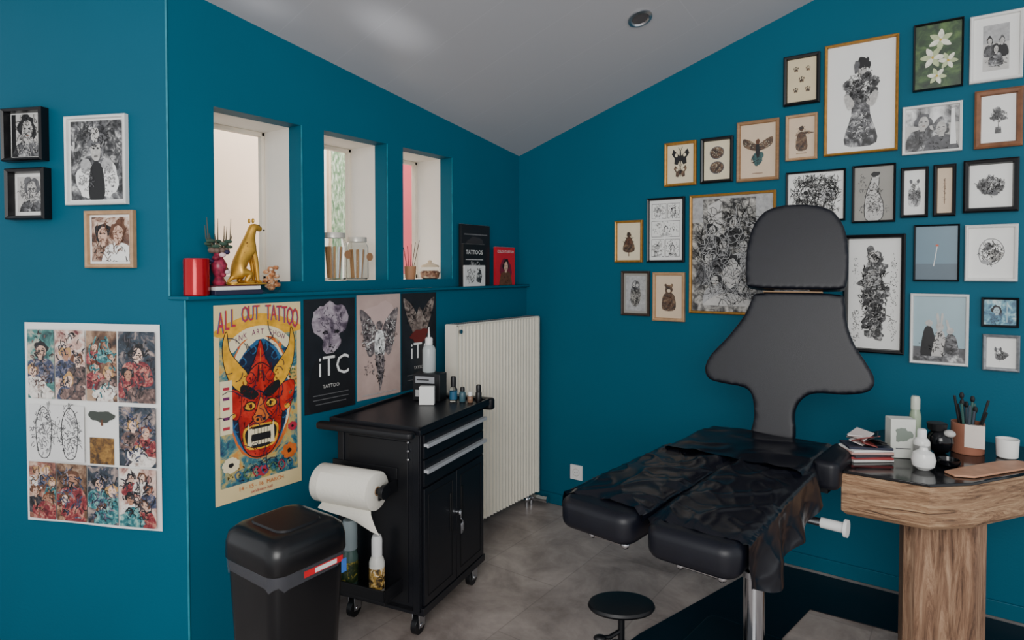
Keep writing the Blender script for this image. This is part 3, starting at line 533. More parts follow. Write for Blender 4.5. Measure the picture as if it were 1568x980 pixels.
# ---------------------------------------------------------------- radiator
mb=MB(); y0,y1,z0,z1=-.865,-.068,.085,1.195
prof=[];nr=26
for i in range(nr):
    a0=y0+(y1-y0)*i/nr; s=(y1-y0)/nr
    prof+=[(.184,a0),(.200,a0+s*.2),(.200,a0+s*.58),(.184,a0+s*.8)]
prof+=[(.184,y1),(.150,y1),(.150,y0)]
mb.prism(prof,z0,z1,CRM)
mb.box(.125,.203,y0-.006,y0+.012,z0-.004,z1+.004,CRM); mb.box(.125,.203,y1-.012,y1+.006,z0-.004,z1+.004,CRM)
mb.box(.125,.203,y0,y1,z1,z1+.008,CRM)
for k in range(40):
    yy=y0+.03+k*(y1-y0-.06)/39; mb.box(.14,.19,yy,yy+.006,z1+.008,z1+.0095,G1)
mb.box(.066,.13,y0+.15,y0+.19,.3,.95,CRM);mb.box(.066,.13,y1-.19,y1-.15,.3,.95,CRM)
mb.cyl((.202,y0+.03,1.165),(.210,y0+.03,1.165),.012,CHR)
mb.cyl((.165,-.10,.085),(.165,-.10,.0),.011,CHR);mb.cyl((.165,-.15,.085),(.165,-.15,.0),.011,CHR)
mb.cyl((.165,-.10,.05),(.25,-.085,.05),.02,CHR);mb.cyl((.25,-.085,.05),(.275,-.08,.05),.024,CHR);mb.ball((.165,-.15,.05),.02,.02,.02,CHR)
mb.build('radiator',smooth=30)
mb=MB(); mb.box(-.042,.042,-.012,0,-.045,.045,WHT)
mb.M=T((0,-.0125,0))@Rx(90); mb.lathe([(.024,0),(.022,.001),(.018,-.004)],(0,0,0),GRYL,cap0=False)
mb.M=Matrix.Identity(4)
for dx in(-.008,.008): mb.cyl((dx,-.012,0),(dx,-.0145,0),.003,K)
mb.build('wall_socket',(.442,-.001,.235),0,bevel=.003)

# ---------------------------------------------------------------- ceiling downlight
mb=MB(); p=Vector((1.12,-.598,ceil(1.12,-.598)))
nrm=Vector((.328,-.14,-1)).normalized()
mb.M=nrm.to_track_quat('Z','Y').to_matrix().to_4x4()
mb.lathe([(.058,0),(.058,.006),(.045,.010),(.040,.004),(.036,-.0)],(0,0,0),STEEL,28,False,False)
mb.lathe([(.040,.003),(.001,.003)],(0,0,0),pm('downlight_lens',(70,70,76),.2),28,False,True)
mb.build('ceiling_downlight',tuple(p+nrm*.001))

# ---------------------------------------------------------------- tool trolley (slightly turned from the wall)
X0,X1,Y0,Y1=.190,.605,-1.57,-1.02
TM=T((.63,-1.585,0))@Rz(11.5)@T((-.605,1.57,0))
mb=MB(); mb.M=TM
mb.box(X0,X1,Y0,Y1,.11,.84,BLKM)
mb.box(X0-.015,X1+.02,Y0-.035,Y1+.035,.842,.862,BLKM)
for (a0,a1,b0,b1) in ((X0-.015,X1+.02,Y0-.035,Y0-.025),(X0-.015,X1+.02,Y1+.025,Y1+.035),(X0-.015,X0-.005,Y0-.035,Y1+.035),(X1+.01,X1+.02,Y0-.035,Y1+.035)):
    mb.box(a0,a1,b0,b1,.862,.874,BLKM)
mb.cushion((X0+X1)/2-.02,Y0-.065,.832,.860,(X1-X0)/2+.03,.024,.02,.009,BLK)
mb.cushion((X0+X1)/2+.02,Y1+.062,.815,.872,(X1-X0)/2+.01,.024,.02,.012,BLK)
for xx in (X0+.004,X1-.034): mb.box(xx,xx+.03,Y0-.006,Y0,.11,.84,BLKM)
mb.box(X0+.06,X1-.06,Y0-.004,Y0,.14,.80,BLK)
for zz in (.80,.765,.73): mb.cyl((X1-.055,Y0-.004,zz),(X1-.055,Y0-.009,zz),.005,CHR,n=10)
def panel(y0,y1,z0,z1,t=.010,m=BLKM): mb.box(X1,X1+t,y0,y1,z0,z1,m)
panel(Y0+.012,Y1-.012,.735,.832); panel(Y0+.012,Y1-.012,.622,.728)
for zz in (.785,.680):
    mb.box(X1+.008,X1+.026,Y0+.01,Y1-.01,zz,zz+.012,ALU); mb.box(X1+.024,X1+.030,Y0+.01,Y1-.01,zz-.003,zz+.012,ALU)
ym=(Y0+Y1)/2
panel(Y0+.012,ym-.002,.135,.612); panel(ym+.002,Y1-.012,.135,.612)
for yy in (ym-.05,ym+.05): mb.box(X1+.009,X1+.0125,yy-.008,yy+.008,.36,.53,BLKD)
for s in (-1,1):
    yc=ym+s*.136
    for (a0,a1,b0,b1) in ((yc-.1,yc+.1,.165,.169),(yc-.1,yc+.1,.58,.584),(yc-.1,yc-.096,.165,.584),(yc+.096,yc+.1,.165,.584)):
        mb.box(X1+.010,X1+.012,a0,a1,b0,b1,BLKD)
mb.cyl((X1+.01,ym+.0,.43),(X1+.03,ym+.0,.43),.012,CHR); mb.box(X1+.03,X1+.034,ym-.004,ym+.004,.40,.435,CHR)
mb.tube([(X1+.033,ym,.405),(X1+.036,ym+.01,.39),(X1+.034,ym+.012,.375)],.003,CHR); mb.box(X1+.03,X1+.033,ym+.002,ym+.018,.335,.38,STEEL); mb.box(X1+.034,X1+.037,ym+.008,ym+.02,.345,.385,CHR)
mb.box(X0,X1+.012,Y0,Y1,.098,.13,BLKM)
for cx,cy_ in ((X0+.05,Y0+.05),(X1-.04,Y0+.05),(X0+.05,Y1-.05),(X1-.03,Y1-.05)):
    mb.cyl((cx,cy_,.098),(cx,cy_,.085),.022,STEEL)
    mb.box(cx-.018,cx-.014,cy_-.03,cy_+.015,.03,.088,STEEL);mb.box(cx+.014,cx+.018,cy_-.03,cy_+.015,.03,.088,STEEL);mb.box(cx-.018,cx+.018,cy_-.02,cy_+.015,.08,.088,STEEL)
    mb.cyl((cx-.012,cy_-.012,.038),(cx+.012,cy_-.012,.038),.038,BLK,n=28);mb.cyl((cx-.02,cy_-.012,.038),(cx+.02,cy_-.012,.038),.010,CHR)
RA,RB,RZ_=.195,.475,.625
for xx in (RA-.02,RB+.02): mb.box(xx-.004,xx+.004,-1.70,Y0,.595,.645,BLK)
mb.box(RA-.024,RB+.024,Y0-.012,Y0,.61,.69,BLK)
mb.cyl((RA-.024,-1.68,RZ_),(RB+.03,-1.68,RZ_),.012,BLK); mb.cyl((RB+.024,-1.68,RZ_),(RB+.04,-1.68,RZ_),.028,BLK,n=24)
mb.box(.22,.52,-1.70,Y0,.185,.195,BLK);mb.box(.22,.52,-1.70,-1.692,.195,.24,BLK);mb.box(.22,.228,-1.70,Y0,.195,.24,BLK);mb.box(.512,.52,-1.70,Y0,.195,.24,BLK)
mb.build('tool_trolley',bevel=.0025)
TOW=pm('paper_towel',(228,224,212),.9,var=.03,bump=.2,bscale=90)
mb=MB(); mb.M=TM@T((RA,-1.68,RZ_))@Ry(90)
LR=RB-RA
mb.lathe([(.0135,0),(.073,0),(.076,.003),(.076,LR-.003),(.073,LR),(.0135,LR)],(0,0,0),TOW,40,False,False)
mb.lathe([(.0185,LR-.001),(.0185,LR+.001),(.013,LR+.001)],(0,0,0),pm('cardboard',(150,120,90),.8),24,False,False)
mb.M=TM
R=[]
for k in range(16):
    t=k/15; R_row=[]
    for u in range(9):
        f=u/8; drop=.012+.060*f**1.5
        if t<.55: an=math.radians(50-t/.55*110); yy=-1.68-.0785*math.cos(an);zz=RZ_+.0785*math.sin(an); q_=0
        else:
            q_=(t-.55)/.45; yy=-1.68-.0785*.5-.008-.02*math.sin(q_*1.6); zz=RZ_-.068-drop*q_
        R_row.append((RA+.04+(LR-.04)*f+q_*.06*f,yy-.006*q_*math.sin(u*1.1),zz))
    R.append(R_row)
mb.loft(R,TOW,False,False,closed=False)
mb.build('paper_towel_roll',smooth=50)
def bottle(name,x,y,z,r,h,body,cap,label=None,neck=.4,capH=.04,nozzle=False):
    mb=MB(); hb=h-capH
    mb.lathe([(r*.9,0),(r,.006),(r,hb*.82),(r*.85,hb*.92),(r*neck,hb)],(0,0,0),body,24)
    mb.lathe([(r*neck*1.15,hb),(r*neck*1.15,hb+capH*.8),(r*neck*.9,hb+capH)],(0,0,0),cap,20)
    if label: mb.lathe([(r*1.01,hb*.15),(r*1.01,hb*.7)],(0,0,0),label,24,False,False)
    if nozzle: mb.cyl((0,0,h),(0,0,h+.05),.006,cap,r1=.0025,n=10)
    return mb.build(name,(x,y,z))
LABG=picm('label_greengold',[(24,50,34),(60,70,40),(190,170,70)],scale=50)
LABD=picm('label_dark',[(24,22,20),(60,46,30),(190,150,70),(230,220,200)],scale=50,seed=3)
p1=TM@Vector((.305,-1.640,.196)); p2=TM@Vector((.445,-1.645,.196))
bottle('spray_bottle',p1.x,p1.y,.196,.034,.275,pm('green_tint_bottle',(80,106,100),.2),pm('cap_grey',(150,164,168),.4),LABG,.8,.12)
bottle('spray_bottle',p2.x,p2.y,.196,.031,.235,pm('white_bottle',(215,214,206),.35),WHT,LABD,.6,.08)
# things on the trolley top
mb=MB(); mb.box(-.07,.07,-.045,.045,0,.13,BLK); draw(mb,[('r',-.40,.16,.3,.40,pm('label_grey',(150,152,156))),('r',-.40,-.35,-.05,-.1,G2),('l',[(-.36,.28),(.1,.28)],.04,K)],.14,.13,-.0455,0,.065); mb.build('glove_box',(.275,-1.15,.864),20,bevel=.002)
bottle('squeeze_bottle',.26,-1.14,.995,.032,.17,pm('translucent_bottle',(200,208,208),.3,trans=.3),WHT,None,.5,.035,True)
mb=MB(); mb.box(-.035,.035,-.018,.018,0,.085,PAP); mb.build('tissue_box',(.345,-1.245,.864),35,bevel=.002)
bottle('ink_bottle',.40,-1.12,.864,.019,.12,GLS,BLK,pm('label_blue',(40,90,120)),.6,.05)
bottle('ink_bottle',.44,-1.10,.864,.016,.07,pm('ink_teal_b',(60,90,100),.3),BLK,None,.6,.02)
bottle('ink_bottle',.48,-1.09,.864,.014,.05,pm('amber',(130,100,80),.3),WHT,None,.6,.02)
bottle('ink_bottle',.515,-1.07,.864,.015,.085,BLK,BLK,None,.7,.03)

# ---------------------------------------------------------------- trash bin
mb=MB(); BX,BY=.575,-2.165
BINB=pm('bin_black_plastic',(14,15,18),.3,var=.1)
def RR(z,h,c=.05): return mb.rring(0,0,z,h,h*.98,c)
mb.loft([RR(0,.115),RR(.02,.122),RR(.52,.143),RR(.55,.146),RR(.56,.146)],BINB)
BAG=pm('bin_liner',(120,122,130),.2,alpha=.35,trans=.3,bump=.4,bscale=30)
ring=[]
for z,h in ((.522,.1455),(.535,.1485),(.55,.149),(.566,.1485)):
    pts=mb.rring(0,0,z,h,h*.98,.05)
    if z==.522: pts=[(x,y,z-.004+.010*math.sin(i*1.9)) for i,(x,y,z) in enumerate(pts)]
    ring.append(pts)
mb.loft(ring,BAG,False,False)
mb.loft([RR(.562,.150),RR(.567,.153,.055),RR(.615,.152,.055),RR(.645,.145,.055),RR(.662,.125,.05),RR(.668,.10,.045)],BINB)
mb.loft([mb.rring(0,0,.665,.098,.085,.04),mb.rring(0,0,.674,.092,.08,.036),mb.rring(0,0,.677,.07,.06,.03)],BLK)
mb.box(.1485,.1505,-.04,.11,.530,.550,pm('tag_red',(200,30,40),.4)); mb.box(.1507,.1513,.0,.085,.533,.547,WT); mb.box(.149,.151,.105,.125,.49,.535,pm('tag_blue',(60,110,190),.4))
mb.build('trash_bin',(BX,BY,0),0,smooth=40)

# ---------------------------------------------------------------- ledge / sill objects
mb=MB(); mb.lathe([(.042,0),(.045,.004),(.045,.135),(.043,.14),(.040,.138),(.040,.02)],(0,0,0),RED,32); mb.build('red_candle_cup',(.047,-2.178,1.40))
mb=MB(); mb.box(-.035,.045,-.10,.10,0,.018,pm('book_navy',(30,34,60),.5)); mb.box(-.03,.04,-.095,.095,.018,.033,PAP);mb.box(-.035,.042,-.10,.09,.033,.037,pm('book_maroon',(90,40,50),.5)); mb.build('stacked_books',(.045,-2.03,1.40),0,bevel=.002)
# seated cheetah statue, looking toward the room corner (+y)
mb=MB()
pts=[(0,-.038,.052),(0,-.030,.098),(0,-.010,.142),(0,.010,.178),(0,.020,.208),(0,.028,.236),(0,.050,.231),(0,.068,.222),
     (.014,.022,.135),(.015,.034,.075),(.015,.038,.014),(.015,.056,.007), (-.014,.022,.135),(-.015,.034,.075),(-.015,.038,.014),(-.015,.056,.007),
     (.024,-.030,.047),(.028,.002,.044),(.028,-.022,.014),(.028,.016,.007),(-.024,-.030,.047),(-.028,.002,.044),(-.028,-.022,.014),(-.028,.016,.007),
     (0,-.064,.028),(.0,-.082,.012),(.02,-.090,.008),(.045,-.064,.008)]
rad=[.030,.029,.031,.025,.019,.022,.015,.010,.015,.010,.008,.007,.015,.010,.008,.007,.024,.018,.011,.008,.024,.018,.011,.008,.009,.0065,.006,.005]
ed=[(0,1),(1,2),(2,3),(3,4),(4,5),(5,6),(6,7),(2,8),(8,9),(9,10),(10,11),(2,12),(12,13),(13,14),(14,15),(0,16),(16,17),(17,18),(18,19),(0,20),(20,21),(21,22),(22,23),(0,24),(24,25),(25,26),(26,27)]
mb.skin(pts,rad,ed,GOLD,2)
for s in (-1,1): mb.ball((s*.014,.020,.258),.008,.005,.011,GOLD,8,6); mb.ball((s*.0125,.048,.241),.0035,.003,.003,K,8,6)
mb.ball((0,.077,.222),.005,.004,.004,K,8,6)
for i in range(34):
    t=random.uniform(0,1); mb.ball((.021+.007*(1-t),-.036+.035*t+random.uniform(-.012,.012),.05+.12*t),.003,.003,.003,pm('spot_bronze',(120,80,26),.4,.5),6,4)
mb.cushion(0,-.01,0,.006,.042,.082,.02,.002,GOLD)
mb.build('cheetah_statue',(.035,-1.965,1.4375),0,smooth=60)
mb=MB(); PK=pm('pink_glaze',(140,40,64),.3,var=.5,scale=70)
mb.lathe([(.022,0),(.026,.01),(.016,.03),(.028,.06),(.03,.08),(.016,.105),(.02,.125)],(0,0,0),PK,20)
for i in range(9):
    t=i*.9; mb.ball((.025*math.cos(t),.028*math.sin(t),.04+.011*i),.012,.014,.010,[PK,pm('white_petal',(226,196,200)),pm('navy_glaze',(40,36,70),.3)][i%3],8,6)
TW=pm('twig',(88,78,60),.7)
for i in range(9):
    t=i*.7-2.6; hh=.2+.03*(i%3); mb.tube([(0,0,.12),(.01*math.cos(t),.025*math.sin(t),.15),(.02*math.cos(t),.05*math.sin(t),.18),(.02*math.cos(t),.055*math.sin(t),hh)],[.004,.003,.0025,.001],TW,6)
    mb.ball((.018*math.cos(t),.04*math.sin(t),.15+.01*(i%3)),.012,.018,.008,pm('leaf_dull',(60,84,70),.6),8,6)
    mb.ball((.012*math.cos(t),.03*math.sin(t),.135),.012,.014,.012,pm('leaf_dull2',(110,90,80),.6),8,6)
mb.build('floral_figurine',(.04,-2.085,1.4375),0)
mb=MB(); mb.lathe([(.03,0),(.038,.008),(.04,.035),(.032,.055)],(0,0,0),GLS,24,True,False)
for i in range(20):
    t=i*2.4; r=.022*((i%4)/3); mb.ball((r*math.cos(t),r*math.sin(t),.02+.0045*i),.013,.013,.010,picm('dried_petals',[(160,90,60),(190,130,80),(235,215,190)],scale=60),8,6)
mb.build('potpourri_bowl',(.042,-1.86,1.4005),0)
def jar(name,x,y,r,h,sticks):
    mb=MB(); mb.lathe([(r*.9,0),(r,.01),(r,h*.78),(r*.8,h*.88),(r*.82,h),(r*.78,h),(r*.76,h*.88),(r*.95,h*.77),(r*.95,.012),(r*.85,.006)],(0,0,0),GLS,28)
    mb.lathe([(r*.84,h*.9),(r*.86,h*.9),(r*.86,h),(r*.84,h*1.01)],(0,0,0),pm('jar_rim',(200,196,185),.3,.2),28,False,False)
    for i in range(sticks):
        t=i*2.4; a0=r*.6*math.cos(t),r*.6*math.sin(t)
        mb.cyl((a0[0]*.7,a0[1]*.7,.012),(a0[0],a0[1],h*.72),.0055,pm('brush_wood',(176,130,84),.6) if i%3 else WHT,n=8)
    mb.cyl((r+.003,.03,h*.55),(r+.005,.03,h*.55),.02,pm('tag_kraft',(150,110,76),.7),n=20)
    return mb.build(name,(x,y,ZS))
jar('glass_jar',-.055,-1.46,.062,.225,11); jar('glass_jar',-.06,-1.315,.056,.21,9)
mb=MB(); mb.lathe([(.04,0),(.055,.01),(.06,.04),(.05,.062),(.05,.066)],(0,0,0),GLS,28); mb.lathe([(.052,.066),(.05,.075),(.02,.088),(.01,.09),(.012,.102),(.002,.106)],(0,0,0),pm('jar_lid_glass',(200,180,150),.15),24)
mb.lathe([(.045,.006),(.05,.035),(.04,.045)],(0,0,0),picm('potpourri',[(90,50,40),(160,110,80),(220,200,170)],scale=60),20)
mb.build('candy_jar',(-.05,-.80,ZS))
mb=MB(); mb.lathe([(.025,0),(.03,.03),(.032,.07),(.029,.07),(.027,.01)],(0,0,0),pm('tan_pot',(170,120,84),.6),20)
for i in range(5): mb.cyl((.0,.005*i-.01,.01),(.01*i-.02,.02*i-.03,.17+.01*i),.0018,pm('stick_dark',(70,50,40),.7),n=6)
mb.build('incense_holder',(-.04,-.965,ZS))
def book(name,x,y,w,h,t,m,ops):
    mb=MB()
    mb.box(-w/2,w/2,-.0,t,0,h,m); mb.box(-w/2+.003,w/2+.0,.003,t-.003,h-.001,h+.0005,PAP)
    draw(mb,ops,w,h,-.0006,0,h/2); return mb.build(name,(x,y,1.401),90,bevel=.001)
book('tattoo_book',.03,-.49,.27,.36,.018,pm('cover_black',(28,28,31),.4),[('b',0,.2,.3,.1,pm('cover_dk2',(48,46,48)),.2),('r',-.4,.33,.4,.35,G1)])
book('tattoo_book',.052,-.53,.20,.245,.018,pm('cover_black2',(24,24,26),.35),[('t','TATTOOS',0,.3,.17,WT),('h',0,-.1,.4,.2,G2,50,.015),('r',-.4,.12,.4,.14,G2)])
book('art_magazine',.073,-.55,.19,.12,.01,pm('cover_white',(210,210,208),.4),[('h',-.2,0,.22,.4,K,60,.012),('b',.2,-.05,.14,.3,INK,.2),('t','ART',.2,.3,.12,K)])
book('red_art_book',.055,-.225,.20,.235,.018,pm('cover_red',(190,34,48),.4),[('t','COLOR TATTOO',0,.38,.11,WT),('b',0,-.1,.32,.28,pm('cover_inner',(110,30,50)),.1)]+person(0,-.02,.6,.85,SKN,K,BRN))

# ---------------------------------------------------------------- tattoo chair
root=bpy.data.objects.new('tattoo_chair',None); COL.objects.link(root); root.location=(1.71,-1.15,0); root.rotation_euler=(0,0,math.radians(-5.2))
def part(mb,name,**k): return mb.build(name,parent=root,**k)
S=.00258;SZ=.00280
def ol(pts,cx=1208,by=676): return [((x-cx)*S,(by-y)*SZ) for x,y in pts]
back=ol([(1168,454),(1230,452),(1290,454),(1297,462),(1301,495),(1312,526),(1330,554),(1339,574),(1331,590),(1300,597),(1262,598),(1242,606),(1229,628),(1226,676),(1167,676),(1169,640),(1164,608),(1150,598),(1122,595),(1096,590),(1088,574),(1097,552),(1124,522),(1149,488),(1160,462)])
BM=T((.025,.50,.778))@Rz(13)@Rx(-9)
def upholster(o,vox=.007,it=14):
    """rounded, padded look: voxel-remesh the slab and relax it"""
    r=o.modifiers.new('remesh','REMESH'); r.mode='VOXEL'; r.voxel_size=vox; r.use_smooth_shade=True
    s=o.modifiers.new('relax','SMOOTH'); s.factor=.5; s.iterations=it
mb=MB(); mb.M=BM
mb.slab(smooth_closed(back,4),-.038,.045,LEA); upholster(part(mb,'backrest',smooth=0))
head=ol([(1160,446),(1225,448),(1290,447),(1300,438),(1302,400),(1295,356),(1273,328),(1228,319),(1183,325),(1159,352),(1150,395),(1151,438)])
mb=MB(); mb.M=BM
mb.slab(smooth_closed(head,5),-.060,.045,LEA); upholster(part(mb,'headrest',smooth=0))
mb=MB(); mb.M=BM
mb.box(-.04,.10,.01,.02,.6,.68,CHR); mb.box(-.08,.15,-.02,.03,.628,.634,pm('tan_piping',(150,120,90),.6)); part(mb,'headrest_bracket',bevel=.001)
mb=MB(); mb.M=BM; mb.box(-.05,.04,.046,.06,-.10,.6,BLKM); part(mb,'back_support',bevel=.003)
mb=MB(); mb.cushion(.0,.22,.70,.81,.265,.31,.08,.035,LEA); part(mb,'seat',smooth=50)
mb=MB(); mb.box(-.2,.2,-.33,.5,.655,.70,BLKM); mb.box(-.03,.17,-.15,.2,.60,.66,BLKM); part(mb,'seat_frame',bevel=.005)
PZ=.752;PHY=.345;PT=.047
pads=[(-.146,-.285,-1.5),(.146,-.295,1.5)]
for i,(px_,py_,ro) in enumerate(pads):
    mb=MB(); mb.M=T((px_,py_,0))@Rz(ro)@T((0,0,PZ))@Rx(1.5)
    mb.cushion(0,0,-PT,PT,.132,PHY,.05,.028,LEA)
    part(mb,'leg_pad_%d'%(i+1),smooth=50)
    mb=MB(); mb.M=T((px_,py_,0))@Rz(ro)
    mb.cyl((-.06,-.25,.665),(.06,-.25,.665),.008,CHR)
    for s in(-.06,.06): mb.ball((s,-.25,.665),.014,.014,.014,CHR,10,8)
    mb.cyl((0,-.25,.665),(0,-.25,.71),.008,CHR)
    part(mb,'leg_adjuster_%d'%(i+1))
def cover(name,px_,py_,ro,y0,y1,hw,dropL,dropR,seed):
    mb=MB(); mb.M=T((px_,py_,0))@Rz(ro)@T((0,0,PZ))@Rx(1.5)
    NU,NV=70,90; R=[]
    N=noise.noise
    for j in range(NV+1):
        t=j/NV; row=[]
        dl=dropL*(.75+.5*N(Vector((t*3,seed,0)))); dr=dropR*(.9+.5*N(Vector((t*2.2,seed+9,0))))*(.75+.35*math.sin(math.pi*t))
        for i in range(NU+1):
            u=-hw-dl+(2*hw+dl+dr)*i/NU
            yj=y0+(y1-y0)*t+.03*N(Vector((u*6,seed,0)))*(1-t)
            f1=N(Vector((u*6+yj*2,yj*3.2,seed)))*.009
            f2=(1-abs(N(Vector((u*7-yj*5,yj*5+u*3,seed+3)))))**5*.009
            f3=(1-abs(N(Vector((u*16+yj*7,yj*10-u*4,seed+5)))))**8*.004
            n1=f1+f2+f3
            if u<-hw: d=-hw-u; x=-hw-.006-abs(n1)*.6-.02*d; z=PT-d
            elif u>hw: d=u-hw; x=hw+.006+abs(n1)*.5+.06*d+.016*math.sin(yj*26+seed)*min(1,d*8); z=PT-d
            else:
                x=u; e=min(hw-abs(u),.03)/.03; z=PT+.006+n1-.012*(1-e)**2
            fr=max(0,(y0+.05)-yj)/.05
            if -hw<=u<=hw: z-=.010*fr*fr
            row.append((x,yj,max(z,PT+.002) if -hw<=u<=hw and fr==0 else z))
        R.append(row)
    mb.loft(R,PLAS,False,False,closed=False); part(mb,name,smooth=180)
cover('plastic_cover_1',pads[0][0],pads[0][1],pads[0][2],-.29,.36,.134,.05,.03,1.3)
cover('plastic_cover_2',pads[1][0],pads[1][1],pads[1][2],-.29,.38,.134,.03,.16,4.1)
mb=MB(); R=[]
for j in range(31):
    row=[]
    for i in range(41):
        x=-.275+.55*i/40; y=.02+.42*j/30
        z=.818+(noise.noise(Vector((x*5+y*5,y*4,2)))+.5)*.009+(1-abs(noise.noise(Vector((x*7-y*4,y*6,5)))))**5*.008
        if abs(x)>.245: z-=(abs(x)-.245)*2.2
        row.append((x,y,z))
    R.append(row)
mb.loft(R,PLAS,False,False,closed=False); part(mb,'plastic_cover_seat',smooth=180)
mb=MB(); mb.box(.20,.27,.26,.34,.69,.74,BLKM); mb.cushion(.285,.30,.735,.835,.045,.15,.03,.02,LEA); part(mb,'armrest',smooth=50)
mb=MB(); mb.cyl((.17,.18,.61),(.33,.18,.61),.014,STEEL); mb.cyl((.27,.18,.61),(.345,.18,.61),.018,WHT); mb.cyl((.345,.18,.61),(.356,.18,.61),.030,WHT,n=24); part(mb,'hand_lever')
mb=MB(); mb.cyl((.10,.01,.04),(.10,.01,.45),.036,CHR,n=32); mb.cyl((.10,.01,.40),(.10,.01,.62),.026,CHR,n=32); mb.cyl((.10,.01,.43),(.10,.01,.45),.042,STEEL,n=32)
mb.box(-.0,.08,-.02,.04,.44,.47,BLKM); mb.tube([(.10,-.03,.5),(.04,-.08,.48),(-.0,-.12,.5)],.008,CHR)
part(mb,'hydraulic_column')
mb=MB(); mb.cushion(.07,.0,.006,.045,.28,.36,.05,.012,BLKG); part(mb,'base_plate',smooth=50)
mb=MB(); mb.lathe([(.10,0),(.125,.004),(.13,.012),(.125,.022),(.10,.026)],(0,0,.185),BLK,36,sy=.72); mb.cyl((0,0,.018),(0,0,.19),.013,BLK); mb.lathe([(.09,0),(.09,.01),(.05,.02),(.02,.03)],(0,0,0.001),BLK,30)
mb.tube([(0,0,.10),(-.05,-.03,.09),(-.085,-.05,.10)],.009,BLK); mb.ball((-.09,-.052,.10),.025,.018,.012,BLK)
mb.build('foot_pedal_stand',(1.33,-1.205,0),35.7)
mb=MB(); mb.prism([(1.60,-.05),(3.2,-.05),(3.2,-.36),(1.86,-.42),(1.80,-.80),(2.2,-1.7),(1.22,-1.7),(1.33,-1.03)],.001,.005,pm('black_floor_mat',(10,12,20),.22,var=.2)); mb.build('floor_mat',smooth=0)

# ---------------------------------------------------------------- octagonal wood stand
def woodm(name,sc,cols):
    wd=bpy.data.materials.new(name); wd.use_nodes=True
    nt=wd.node_tree;b=nt.nodes['Principled BSDF'];L=nt.links
    tc=nt.nodes.new('ShaderNodeTexCoord');mp=nt.nodes.new('ShaderNodeMapping');mp.inputs['Scale'].default_value=sc;L.new(tc.outputs['Object'],mp.inputs[0])
    n1=nt.nodes.new('ShaderNodeTexNoise');n1.inputs['Scale'].default_value=2.2;n1.inputs['Detail'].default_value=10;n1.inputs['Distortion'].default_value=1.6;n1.inputs['Roughness'].default_value=.78
    L.new(mp.outputs[0],n1.inputs['Vector']);cr=nt.nodes.new('ShaderNodeValToRGB');e=cr.color_ramp.elements
    e[0].position=.36;e[0].color=lin(cols[0]);e[1].position=.66;e[1].color=lin(cols[2]);x_=e.new(.48);x_.color=lin(cols[1])
    L.new(n1.outputs['Fac'],cr.inputs[0]);L.new(cr.outputs[0],b.inputs['Base Color']);b.inputs['Roughness'].default_value=.6
    bp=nt.nodes.new('ShaderNodeBump');bp.inputs['Strength'].default_value=.8;bp.inputs['Distance'].default_value=.012;L.new(n1.outputs['Fac'],bp.inputs['Height']);L.new(bp.outputs[0],b.inputs['Normal'])
    return wd
wd=woodm('rustic_oak',(12,12,.9),[(70,48,36),(136,102,78),(190,156,126)])
wh=woodm('rustic_oak_apron',(2,2,20),[(74,52,38),(156,120,90),(210,176,138)])
root2=bpy.data.objects.new('wooden_pedestal_table',None); COL.objects.link(root2)
DP=[(2.055,-.978),(2.31,-.975),(2.424,-.872),(2.60,-.60),(2.78,-.31),(2.60,-.22),(2.12,-.22),(2.02,-.40),(2.03,-.80)]
def ins(P,d):
    c=Vector((sum(p[0] for p in P)/len(P),sum(p[1] for p in P)/len(P))); return [tuple(c+(Vector(p)-c)*(1-d)) for p in P]
mb=MB(); mb.hexa([(x,y,.645) for x,y in ins(DP,.05)],[(x,y,.662) for x,y in DP],wh); mb.prism(DP,.662,.782,wh); mb.hexa([(x,y,.782) for x,y in DP],[(x,y,.790) for x,y in ins(DP,.015)],wh); mb.build('apron',parent=root2,bevel=.002,smooth=20)
mb=MB(); mb.prism(ins(DP,.012),.790,.80,BLKG); mb.build('table_top',parent=root2,bevel=.002)
mb=MB(); cc=(2.335,-.66); P8=[]
hs,ch=.122,.035
for (x_,y_) in ((hs,-hs+ch),(hs,hs-ch),(hs-ch,hs),(-hs+ch,hs),(-hs,hs-ch),(-hs,-hs+ch),(-hs+ch,-hs),(hs-ch,-hs)):
    t=math.radians(8); P8.append((cc[0]+x_*math.cos(t)-y_*math.sin(t),cc[1]+x_*math.sin(t)+y_*math.cos(t)))
mb.prism(P8,0,.646,wd); mb.build('column',parent=root2,bevel=.004,smooth=20)
ZTb=.801
mb=MB()
for i,(c_,r_) in enumerate([((200,200,196),3),((150,60,60),-5),((60,60,66),8),((190,150,140),-2),((220,220,216),4),((40,44,60),-8)]):
    mb.M=Rz(r_); mb.box(-.075,.075,-.05,.05,.009*i,.009*i+.0085,pm('mag%d'%i,c_,.4))
for i in range(8):
    mb.M=T((.02*math.cos(i*2.1),.02*math.sin(i*2.1),.056+.004*i))@Rz(i*40)@Rx(10+3*i); mb.box(-.045,.045,-.025,.025,0,.004,pm('wrap%d'%(i%3),[(30,30,34),(210,200,196),(130,60,56)][i%3],.3))
mb.build('magazine_stack',(2.105,-.77,ZTb),35,bevel=.001)
mb=MB(); mb.box(-.042,.042,-.028,.028,0,.145,pm('box_pale',(206,208,200),.5)); draw(mb,[('b',0,.1,.3,.2,pm('box_print',(120,130,120)),.3),('l',[(-.3,-.25),(.3,-.25)],.05,G1)],.084,.145,-.0285,0,.0725); mb.build('product_box',(2.205,-.665,ZTb),25,bevel=.002)
bottle('lotion_bottle',2.245,-.54,ZTb,.02,.21,pm('sage_bottle',(150,165,140),.3),pm('sage_cap',(190,196,180),.3),None,.7,.05)
